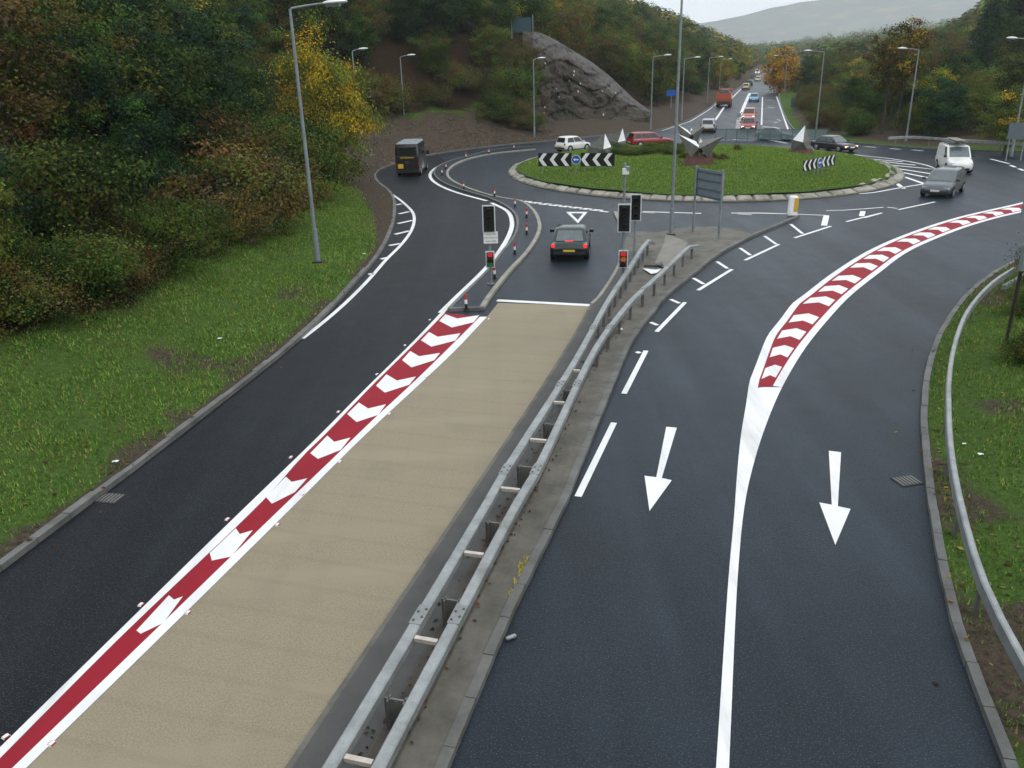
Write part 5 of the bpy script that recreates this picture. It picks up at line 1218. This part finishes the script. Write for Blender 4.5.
def free(x, y, d): 
    if any((x-a)**2+(y-b_)**2 < d*d for a, b_ in placed): return False
    placed.append((x, y)); return True
def px_of(x, y, z=0):
    p = Vector((x, y, z-CAMH)); u = p.dot(Vector(AX)); v = p.dot(Vector(AU)); d = p.dot(Vector(AF))
    return (512+FPX*u/d, 384-FPX*v/d) if d > .1 else (-9999, -9999)
# distinct trees first
def hero(kind, x, y, s, label, sz=None, d=2.5, v=None): placed.append((x, y)); return plant(kind, x, y, s, label, None, sz=sz, v=v)
hero('yellow', -12.0, 59.0, .84, 'golden yellow tree at the edge of the left wood, behind the nearest left street lamp', sz=1.08)
hero('brown', -19.5, 33, .80, 'rounded russet-brown tree at the front of the left wood, uphill from the grass verge')
hero('olive', -15.2, 23.6, .40, 'yellow-leaved bush tree low at the left edge of the picture above the grass', sz=.5)
hero('bare', -18.2, 29.5, .60, 'thin pale-stemmed half-bare sapling at the front of the left wood', sz=.62)
hero('ever', -15.6, 37, .50, 'dark ivy-green shrub tree right at the wood edge above the grass verge', sz=.55)
FR = [(-10, 350, .75, 'bush', 'dense green bush at the lower left corner of the wood, at the picture edge'), (60, 338, .62, 'thicket', 'brownish bush low at the wood edge, second from the picture\'s left edge'), (105, 318, .72, 'bush', 'dark leafy bush at the wood edge directly above the widest grass'), (148, 298, .6, 'thicket', 'brown-leaved bush at the wood edge left of the dark ivy-green shrub'),
      (190, 278, .72, 'bush', 'dark bush at the wood edge below the russet tree'), (225, 258, .62, 'bush', 'green bush at the wood edge two bushes left of the nearest street lamp'), (262, 245, .62, 'thicket', 'brownish bush at the wood edge just left of the nearest street lamp'), (312, 208, .55, 'thicket', 'brown bush at the wood edge right behind the nearest street lamp')]
for px, py, s, k_, lb in FR:
    a, b_ = G(px, py, 1.15); a -= 1.25; b_ += .5; hero(k_, a, b_, s, lb)
for px, py, dd, s, k_, lb in ((498, 108, 97, 1.0, 'bush', 'green bush on the bank just left of the rock cutting'), (514, 90, 99, 1.15, 'bush', 'dark bush covering the left edge of the rock cutting'), (524, 60, 104, .9, 'thicket', 'brown scrub high on the left edge of the rock cutting'), (519, 116, 96, .7, 'thicket', 'low brown scrub at the lower left foot of the rock cutting'), (533, 121, 96, .5, 'bush', 'small bright green shrub at the foot of the rock cutting behind the thin lamp')):
    q = at_dist(px, py, dd); placed.append((q.x, q.y)); plant(k_, q.x, q.y, s, lb, None, z=q.z-s*1.3)
q = at_dist(779, 90, 205); hero('gold', q.x, q.y, 1.02, 'golden round tree on the right of the dual carriageway in the distance')
for dd, px, sc_, lb in ((215, 735, .9, 'yellow-green tree on the left of the far road, nearer of the yellow ones'), (290, 746, 1.1, 'bright yellow tree on the left of the far road, beyond the paler one')):
    q = at_dist(px-4, 90, dd); hero('yellow', q.x-3, q.y, sc_, lb, sz=sc_*1.05)
q = at_dist(882, 132, 93); hero('birch', q.x, q.y, .95, 'tall russet birch with a dark thin trunk behind the right crash barrier')
q = at_dist(897, 130, 97); hero('birch', q.x, q.y, .9, 'slimmer birch with yellowing leaves beside the taller russet birch')
for px, dd, s, lb in ((985, 165, 1.0, 'dark pointed conifer high on the right hillside, left of the other conifer'), (1010, 170, 1.1, 'dark pointed conifer high on the right hillside at the edge of the picture')):
    q = at_dist(px, 60, dd); hero('conifer', q.x, q.y, s, lb)
q = at_dist(1000, 120, 80); hero('pale', q.x+2, q.y+2, .62, 'yellowish-green bush tree behind the crash barrier at the right edge', sz=.62)
q = at_dist(955, 118, 88); hero('ever', q.x, q.y+2, .66, 'dark evergreen bush tree behind the crash barrier above the white van', sz=.62)
for px, dd, s, k_, lb in ((932, 96, .62, 'pale', 'slender pale green tree in the belt straight above the white van'), (966, 94, .6, 'olive', 'olive tree in the belt just right of the white van, behind the crash barrier'), (984, 98, .66, 'pale', 'pale yellow-green tree closing the field gap at the right'), (1002, 102, .7, 'olive', 'olive tree in front of the hillside field near the right edge'), (950, 104, .68, 'dense', 'dark green tree in the belt behind the evergreen bush tree'), (1018, 96, .66, 'dense', 'dark green tree in the belt behind the right-edge road sign')):
    q = at_dist(px, 110, dd); hero(k_, q.x, q.y, s, lb)
# the wood on the left
cand = []
g = np.random.default_rng(12)
for (x0, x1, y0, y1, s) in ((-62, -6, 5, 75, 2.1), (-60, 40, 75, 128, 3.3), (-10, 100, 122, 300, 5.0)):
    X, Y = np.meshgrid(np.arange(x0, x1, s), np.arange(y0, y1, s)); P = np.c_[X.ravel(), Y.ravel()]; P = P + g.uniform(-.4, .4, P.shape)*s; cand.append(P)
P = np.vstack(cand); P = P[~inside(P)]; Dd, Lb = chain_dist(P); P, Dd = P[Lb == 0], Dd[Lb == 0]; Zt = terrain(P)
order = np.argsort(np.hypot(P[:, 0], P[:, 1])); nl = 0
skyline = {}
for i in order:
    x, y = P[i]; d = Dd[i]; z = Zt[i]
    px, py = px_of(x, y, z+4)
    if px < -60 or px > 775: continue
    zone = 0 if y < 72 else 1 if y < 128 else 2
    wob = 1.6*fbm(x, y, .12)
    d0 = float(np.interp(y, [33, 45, 58], [6.4, 5.6, 5.2])) if zone == 0 else 10.0 if zone == 1 else 6
    if d < d0+wob*(.5 if zone == 0 else 1): continue
    if zone == 1 and x > -1 and d < 21 and 515 < px_of(x, y, z)[0] < 665: continue
    depth = d-d0
    if zone == 0 and depth > 30: continue
    if zone == 1 and depth > 34: continue
    if zone == 2 and depth > 44: continue
    front = depth < 3.4
    if front: k_ = pick([('bush', 4), ('thicket', 3), ('ever', .8)]) if zone < 2 else pick([('olive', 2), ('bush', 2), ('dense', 2), ('bare', 1)])
    else: k_ = pick([('dense', 4), ('olive', 3.4), ('brown', 1.7), ('ever', 1.5), ('pale', 1.3), ('bare', .8)]) if zone < 2 else pick([('olive', 4), ('dense', 2.5), ('brown', 2.2), ('pale', 1.8), ('yellow', .5)])
    sp = 1.9 if front else 3.0 if depth < 10 else 4.4
    if zone == 2: sp = 4.2 if depth < 14 else 6.5
    if not free(x, y, sp): continue
    s = rnd.uniform(.8, 1.2) if k_ in ('bush', 'thicket') else rnd.uniform(.62, .95) if depth < 9 else rnd.uniform(.85, 1.2)
    if front and k_ not in ('bush', 'thicket'): s *= .55
    if zone == 2: s = rnd.uniform(.8, 1.15)
    bx_ = px_of(x, y, z+2)[0]
    spot = 'at the picture\'s left edge' if bx_ < 60 else 'far left of the nearest lamp' if bx_ < 150 else 'left of the nearest street lamp' if bx_ < 290 else 'right of the nearest street lamp' if bx_ < 385 else 'above the black van' if bx_ < 450 else 'left of the rock cutting' if bx_ < 525 else 'above the rock cutting' if bx_ < 640 else 'right of the rock cutting'
    tier = 'in the front row' if front else 'in the second row' if depth < 9 else 'high up'
    where = (('at the front of the left wood, leaning over the grass verge' if y < 45 else 'at the wood edge near the left bend') if front else 'deep in the wood on the left hillside') if zone == 0 else ('along the top of the bare soil bank behind the black van' if front else 'in the wood above the soil bank and rock cutting') if zone == 1 else ('along the left edge of the far dual carriageway' if front else 'in the far wood on the ridge left of the dual carriageway')
    if zone < 2: where = tier+', '+spot
    plant(k_, x, y, s, KIND_LABEL[k_]+' '+where, 'trees of the left wood'); nl += 1
# right-hand side
cand = []
for (x0, x1, y0, y1, s) in ((30, 90, 60, 135, 3.4), (36, 150, 135, 290, 6.5), (60, 230, 85, 300, 9.5)):
    X, Y = np.meshgrid(np.arange(x0, x1, s), np.arange(y0, y1, s)); Q = np.c_[X.ravel(), Y.ravel()]; Q = Q + g.uniform(-.4, .4, Q.shape)*s; cand.append(Q)
P = np.vstack(cand); P = P[~inside(P)]; Dd, Lb = chain_dist(P); P, Dd = P[Lb == 1], Dd[Lb == 1]; Zt = terrain(P); nrg = 0
for i in np.argsort(np.hypot(P[:, 0], P[:, 1])):
    x, y = P[i]; d = Dd[i]; z = Zt[i]; dist = math.hypot(x, y)
    px, py = px_of(x, y, z+4)
    if px < 755 or px > 1060: continue
    near = d < 13
    if near:
        if d < 2.6: continue
        if not free(x, y, (2.2 if d < 6 else 2.6) if y < 135 else 5.0): continue
        if d < 6: k_ = pick([('bush', 4), ('thicket', 2.2)])
        else: k_ = pick([('olive', 3), ('dense', 2.4), ('pale', 1.8), ('brown', 1.2), ('ever', 1.2), ('birch', .35), ('bare', .6)])
        s = rnd.uniform(.5, .85) if k_ in ('bush', 'thicket') else rnd.uniform(.42, .60) if y < 135 else rnd.uniform(.6, .85)
        if k_ == 'ever' and d < 7: s *= .6
        lb = ('low behind the right crash barrier' if d < 7 else 'behind the right crash barrier') if y < 105 else 'in the tree belt right of the dual carriageway'
    else:
        if dist < 150 and d > 13: continue          # the open field
        if dist > 330: continue
        if not free(x, y, 8.0): continue
        if px < 850 and rnd.random() < .55: continue
        k_ = pick([('olive', 3), ('dense', 3), ('pale', 1.8), ('brown', 1.6), ('bare', 1), ('birch', .4)]); s = rnd.uniform(.75, 1.15)
        lb = 'on the hillside beyond the field at right' if px > 900 else 'in the hedgerows beyond the tree belt at right'
    if near and y < 105: lb += ', '+('left of the white van' if px < 935 else 'over the white van')
    plant(k_, x, y, s, KIND_LABEL[k_]+' '+lb, 'trees on the right side of the valley'); nrg += 1
print('TREES', nl, nrg)
# low bushes on the roundabout
for i in range(16):
    px = 618+i*4.0+rnd.uniform(-1.5, 1.5); py = 153+rnd.uniform(-5, 5)
    c = G(px, py, .9); plant('bush', c[0], c[1], rnd.uniform(.26, .40), 'low spreading shrub in the bed among the sculptures on the roundabout', 'shrubs in the roundabout bed', z=dome(*c), sz=rnd.uniform(.15, .21))
for px, py in ((737, 150.5), (712, 160), (722, 161), (684, 160), (690, 161.5)):
    c = G(px, py, .9); plant('thicket', c[0], c[1], .17, 'tiny reddish shrub dotted on the roundabout turf near the winged sculptures', 'small shrubs on the roundabout turf', z=dome(*c), sz=.15)
# bushes at the right verge
for px, py, s in ((1048, 300, .4), (1046, 345, .35), (1075, 270, .6)):
    c = G(px, py, .8); plant('bush', c[0], c[1], s, 'dark green bush behind the barrier at the right edge of the picture', 'bushes at the right verge')
# ------------------------------------------------------------------ distant woods on the hill flanks (one mass)
def mass(name, N_, fn, leafs, pal, label):
    g = np.random.default_rng(31); C = fn(N_, g); n = len(C); per = leafs
    ci = np.repeat(np.arange(n), per); m_ = n*per; sz = C[:, 3][ci]
    o = g.normal(size=(m_, 3)); o *= np.minimum(1, 1.35/np.linalg.norm(o, axis=1))[:, None]; o = o*sz[:, None]*np.array((.45, .45, .5)); Pm = C[ci, :3]+o; Pm[:, 2] += sz*.5
    nr_ = o/np.linalg.norm(o, axis=1)[:, None]+np.array((0, 0, .7))+g.normal(size=(m_, 3))*.3; nr_ /= np.linalg.norm(nr_, axis=1)[:, None]
    a = np.cross(nr_, g.normal(size=(m_, 3))); a /= np.linalg.norm(a, axis=1)[:, None]; b_ = np.cross(nr_, a); s = (sz*.085)[:, None]
    V = np.stack([Pm-a*s, Pm+b_*s, Pm+a*s, Pm-b_*s], 1).reshape(-1, 3)
    me = bpy.data.meshes.new(name); me.from_pydata(V.tolist(), [], np.arange(4*m_).reshape(-1, 4).tolist()); me.materials.append(MAT['leaf'])
    cols = np.array(pal); t = cols[g.integers(0, len(pal), n)][ci]*(.7+.6*g.random(m_))[:, None]
    at = me.color_attributes.new('tint', 'FLOAT_COLOR', 'POINT'); at.data.foreach_set('color', np.c_[np.repeat(t, 4, 0), np.ones(4*m_)].astype(np.float32).ravel())
    o = bpy.data.objects.new(name, me); COL.objects.link(o); tag(o, label, 'woods', kind='stuff'); return o
def far_pts(N_, g):
    br = g.uniform(.24, .82, N_*3); r = g.uniform(250, 620, N_*3); x, y = r*np.sin(br), r*np.cos(br)
    P_ = np.c_[x, y]; D_, L_ = chain_dist(P_); nz = wobble(P_, .006, 3); ok = (D_ > 12) & ((nz > -.22) | ((L_ == 1) & (D_ < 45))) & ~inside(P_); P_ = P_[ok][:N_]
    return np.c_[P_, terrain(P_), g.uniform(5, 9, len(P_))]
mass('woods', 2600, far_pts, 80, [OLV, GRN, BRN, DGR, RUS, PAL], 'distant autumn woods and hedges across the valley floor and hillside')
def hill_pts(N_, g):
    br = g.uniform(.2, .75, N_); r = 645+1250*g.random(N_)**1.3; nz = np.array([fbm(a*900, b_*.5, .012, 3) for a, b_ in zip(br, r)]); k_ = nz > -.25; br, r = br[k_], r[k_]
    z = np.array([ridge_z(*NEARHILL, a, b_) for a, b_ in zip(br, r)]); return np.c_[r*np.sin(br), r*np.cos(br), z-1, g.uniform(8, 14, len(r))]
mass('woods', 3600, hill_pts, 64, [OLV, GRN, BRN, DGR, DGR, PAL], 'hazy autumn woodland over the hillside beyond the valley at right')
def far_left(N_, g):
    y = g.uniform(260, 590, N_*3); x0 = np.interp(y, [p[1] for p in CH[0][20:]], [p[0] for p in CH[0][20:]]); x = x0-g.uniform(6, 60, N_*3)
    P_ = np.c_[x, y]; P_ = P_[~inside(P_)]; P_ = P_[chain_dist(P_)[0] > 5][:N_]
    return np.c_[P_, terrain(P_), g.uniform(6, 9, len(P_))]
mass('woods', 500, far_left, 100, [OLV, GRN, YEL, BRN, DGR, PAL], 'far wood beyond the ridge on the left of the dual carriageway')
# houses in the valley
for px, py, dd, w_, h_, lb in ((844, 62, 330, 12, 4.5, 'white rendered house with a pale gable among trees beyond the right tree belt'), (868, 66, 300, 13, 3.2, 'low grey-roofed house half hidden by trees, right of the white house')):
    q = at_dist(px, py, dd); q.z = min(q.z, tz(q.x, q.y)+2.5); t = thing('house', lb, 'house', (q.x, q.y, q.z-1.5), R(-25))
    mb = MB(); mb.box((0, 0, h_/2-1), (w_, 7, h_+2), 'render_white'); mb.face([(w_/2, -3.5, h_), (w_/2, 3.5, h_), (w_/2, 0, h_+2.6)], 'render_white'); mb.face([(-w_/2, -3.5, h_), (-w_/2, 3.5, h_), (-w_/2, 0, h_+2.6)], 'render_white'); mb.build('wall', t)
    mb = MB(); k_ = .45
    for s in (-1, 1): mb.grid([[(-w_/2-k_, s*(3.5+k_), h_-.3), (w_/2+k_, s*(3.5+k_), h_-.3)], [(-w_/2-k_, 0, h_+2.75), (w_/2+k_, 0, h_+2.75)]], 'roof_slate'); 
    rf = mb.build('roof', t); mb = MB(); mb.box((w_*.3, 0, h_+3), (.9, .7, 1.6), 'render_white'); mb.build('chimney', rf)
    for x_ in (-w_*.3, 0, w_*.3): mb = MB(); mb.box((x_, -3.52, h_*.55), (1.2, .08, 1.2), 'window_glass'); mb.build('window', t)
# ------------------------------------------------------------------ grass and leaves
def blades(name, P_, Z_, h0, h1, label, pal, seed=1, w_=.013):
    g = np.random.default_rng(seed); n = len(P_); az = g.uniform(0, 6.283, n); ln = g.uniform(.2, .9, n); h = g.uniform(h0, h1, n)
    hx, hy = np.cos(az), np.sin(az); ww = w_*(.7+.6*g.random(n))*(1+np.hypot(P_[:, 0], P_[:, 1])/40)
    B0 = np.c_[P_[:, 0]-hy*ww, P_[:, 1]+hx*ww, Z_-.01]; B1 = np.c_[P_[:, 0]+hy*ww, P_[:, 1]-hx*ww, Z_-.01]; Tp = np.c_[P_[:, 0]+hx*h*ln, P_[:, 1]+hy*h*ln, Z_+h]
    V = np.stack([B0, B1, Tp], 1).reshape(-1, 3); me = bpy.data.meshes.new(name); me.vertices.add(3*n); me.vertices.foreach_set('co', V.astype(np.float32).ravel())
    me.loops.add(3*n); me.loops.foreach_set('vertex_index', np.arange(3*n, dtype=np.int32)); me.polygons.add(n); me.polygons.foreach_set('loop_start', np.arange(0, 3*n, 3, dtype=np.int32)); me.polygons.foreach_set('loop_total', np.full(n, 3, np.int32))
    me.update(calc_edges=True); me.materials.append(MAT['blade'])
    nz = wobble(P_[::1], .3, seed) if n < 60000 else np.interp(np.arange(n), np.arange(0, n, 4), wobble(P_[::4], .3, seed))
    cols = np.array(pal); w2 = np.clip(.5+nz*1.3, 0, 1)[:, None]; c_ = cols[0]*(1-w2)+cols[1]*w2; dry = g.random(n) < .10; c_[dry] = cols[2]
    c_ = c_*(.6+.8*g.random(n))[:, None]
    at = me.color_attributes.new('tint', 'FLOAT_COLOR', 'POINT'); at.data.foreach_set('color', np.c_[np.repeat(c_, 3, 0), np.ones(3*n)].astype(np.float32).ravel())
    o = bpy.data.objects.new(name, me); COL.objects.link(o); return tag(o, label, 'grass', kind='stuff')
def scatter(n, x0, x1, y0, y1, seed): g = np.random.default_rng(seed); return np.c_[g.uniform(x0, x1, n), g.uniform(y0, y1, n)]
GP = [(.070, .158, .022), (.185, .275, .052), (.26, .20, .075)]
P_ = scatter(520000, -26, -5, 6, 72, 5); P_ = P_[~inside(P_)]; D_, L_ = chain_dist(P_); g = np.random.default_rng(8)
sw = np.interp(P_[:, 1], [0, 30, 40, 47, 56, 64, 70], [.2, .25, .4, 1.3, 2.6, 3.8, 9])
clump = np.interp(np.arange(len(P_)), np.arange(0, len(P_), 3), wobble(P_[np.argsort(P_[:, 0])][::3], .5, 2)) if False else np.array([noise.noise(Vector((a*.9, b_*.9, 0))) for a, b_ in P_])
ok = (L_ == 0) & (D_ > .2) & (D_ > sw*(.75+.4*g.random(len(P_)))) & (D_ < np.interp(P_[:, 1], [30, 45, 58], [6.6, 5.8, 5.0])+g.normal(size=len(P_))*.6) & (g.random(len(P_)) < .70+.7*clump) & (g.random(len(P_)) < np.clip(.45+D_*.5, 0, 1)); P_ = P_[ok]; blades('grass', P_, terrain(P_), .03, .12, 'rough green grass on the left verge between kerb and wood', GP, 1)
P_ = scatter(220000, 5.5, 30, 5, 42, 6); P_ = P_[~inside(P_)]; D_, L_ = chain_dist(P_); cl_ = np.array([noise.noise(Vector((a*1.1, b_*1.1, 4))) for a, b_ in P_])
ok = (L_ == 2) & (D_ > .15) & (g.random(len(P_)) < np.where(D_ < 1.6, .5+.9*cl_, .9+.5*cl_)); P_ = P_[ok]; blades('grass', P_, terrain(P_), .03, .11, 'rough green grass on the right verge around the curving barrier', GP, 2)
a_ = g.uniform(0, 6.283, 110000); r_ = np.sqrt(g.random(110000)); P_ = np.c_[RC[0]+np.cos(a_)*(RRX-1.05)*r_, RC[1]+np.sin(a_)*(RRY-1.05)*r_]
Zd = np.array([dome(*p) for p in P_]); blades('grass', P_, Zd, .04, .11, 'mown green turf of the roundabout', [(.115, .200, .028), (.170, .250, .044), (.2, .19, .06)], 3)
def leaves(name, P_, Z_, label, cols, s=.05, seed=3):
    g = np.random.default_rng(seed); n = len(P_); az = g.uniform(0, 6.28, n); sz = s*g.uniform(.6, 1.5, n); ux, uy = np.cos(az)*sz, np.sin(az)*sz; t1, t2_ = g.uniform(0, .03, (2, n))
    V = np.stack([np.c_[P_[:, 0]-ux, P_[:, 1]-uy, Z_+.004], np.c_[P_[:, 0]+uy*.6, P_[:, 1]-ux*.6, Z_+.006+t1], np.c_[P_[:, 0]+ux, P_[:, 1]+uy, Z_+.006+t2_], np.c_[P_[:, 0]-uy*.6, P_[:, 1]+ux*.6, Z_+.005]], 1).reshape(-1, 3)
    me = bpy.data.meshes.new(name); me.from_pydata(V.tolist(), [], np.arange(4*n).reshape(-1, 4).tolist()); me.materials.append(MAT['leaf'])
    c_ = np.array(cols)[g.integers(0, len(cols), n)]*(.6+.8*g.random(n))[:, None]; at = me.color_attributes.new('tint', 'FLOAT_COLOR', 'POINT'); at.data.foreach_set('color', np.c_[np.repeat(c_, 4, 0), np.ones(4*n)].astype(np.float32).ravel())
    o = bpy.data.objects.new(name, me); COL.objects.link(o); return tag(o, label, 'leaves', kind='stuff')
LC = [(.30, .20, .04), (.16, .08, .03), (.10, .05, .025), (.34, .28, .09), (.07, .04, .02)]
P_ = scatter(60000, -26, 22, 5, 100, 15); D_, L_ = chain_dist(P_); ins_ = inside(P_); g = np.random.default_rng(4)
pr = np.where(ins_, np.where(D_ < .6, .05, 0), np.where(D_ < 1.2, .30, .07)); pr[L_ == 1] = 0; kp = g.random(len(P_)) < pr; P_, i_ = P_[kp], ins_[kp]
leaves('fallen_leaves', P_, np.where(i_, 0, terrain(P_))+.02*(~i_), 'fallen autumn leaves scattered over the verges and along the kerbs', LC, .05)
P_ = scatter(9000, -14, 6, 70, 103, 19); P_ = P_[~inside(P_)]; D_, L_ = chain_dist(P_); P_ = P_[(L_ == 0) & (D_ < 10)]
leaves('leaf_litter', P_, terrain(P_), 'dry stalks and leaf litter over the bare soil bank', [(.16, .12, .08), (.08, .05, .03), (.22, .18, .13), (.05, .06, .02)], .11, 6)
dr = [along(rrail, d) for d in np.arange(2, plen(rrail)-12, .06)]
P_ = np.array([(a[0]-rnd.uniform(-.05, .75), a[1]+rnd.uniform(-.1, .1)) for a in dr]); leaves('leaf_litter', P_, np.full(len(P_), .112), 'dead leaves gathered between the two beams of the central barrier', LC[1:3]+[(.05, .04, .03)], .035, 7)
# litter
for px, py, s, lb in ((221, 344, .16, 'white scrap of paper on the brown patch of the left verge'), (115, 459, .14, 'crumpled white paper on the grass by the left kerb'), (416, 163.2, .0, ''), (372, 161, .28, 'white plastic bag on the soil left of the black van'), (965, 440, .1, ''), (981, 451, .13, 'white scrap of litter behind the right verge barrier'), (364, 253, .16, 'pale litter on the grass near the left bend'), (597, 243, .0, ''), (620, 330, .18, 'pale rag lying on the reserve concrete beside the right beam')):
    if not s: continue
    if not lb: lb = 'small white scrap of litter on the grass beside the right verge barrier'
    s *= .42; x, y = G(px, py, .3 if px < 500 or px > 700 else .1); z = tz(x, y)+.06 if px < 500 or px > 700 else .11
    mb = MB(); rr = random.Random(int(px)); k_ = [[(s*(i-1.5)/1.5+rr.uniform(-.2, .2)*s, s*.7*(j-1.5)/1.5+rr.uniform(-.2, .2)*s, rr.uniform(0, .35)*s+.02) for i in range(4)] for j in range(4)]
    mb.grid(k_, 'paper'); o = mb.build('paper_scrap', loc=(x, y, z)); tag(o, lb, 'litter')
# ------------------------------------------------------------------ air
HD = HAZE
m, nt, b = new_mat('haze'); nt.nodes.remove(b); pv = nt.nodes.new('ShaderNodeVolumePrincipled'); pv.inputs['Density'].default_value = HD; pv.inputs['Color'].default_value = (.93, .965, 1, 1); pv.inputs['Anisotropy'].default_value = .2
nt.links.new(pv.outputs[0], nt.nodes['Material Output'].inputs['Volume'])
mb = MB(); mb.box((600, 1500, 149), (8400, 5400, 302), 'haze'); o = mb.build('haze'); tag(o, 'pale autumn mist thickening over the distant valley', 'haze', kind='stuff')
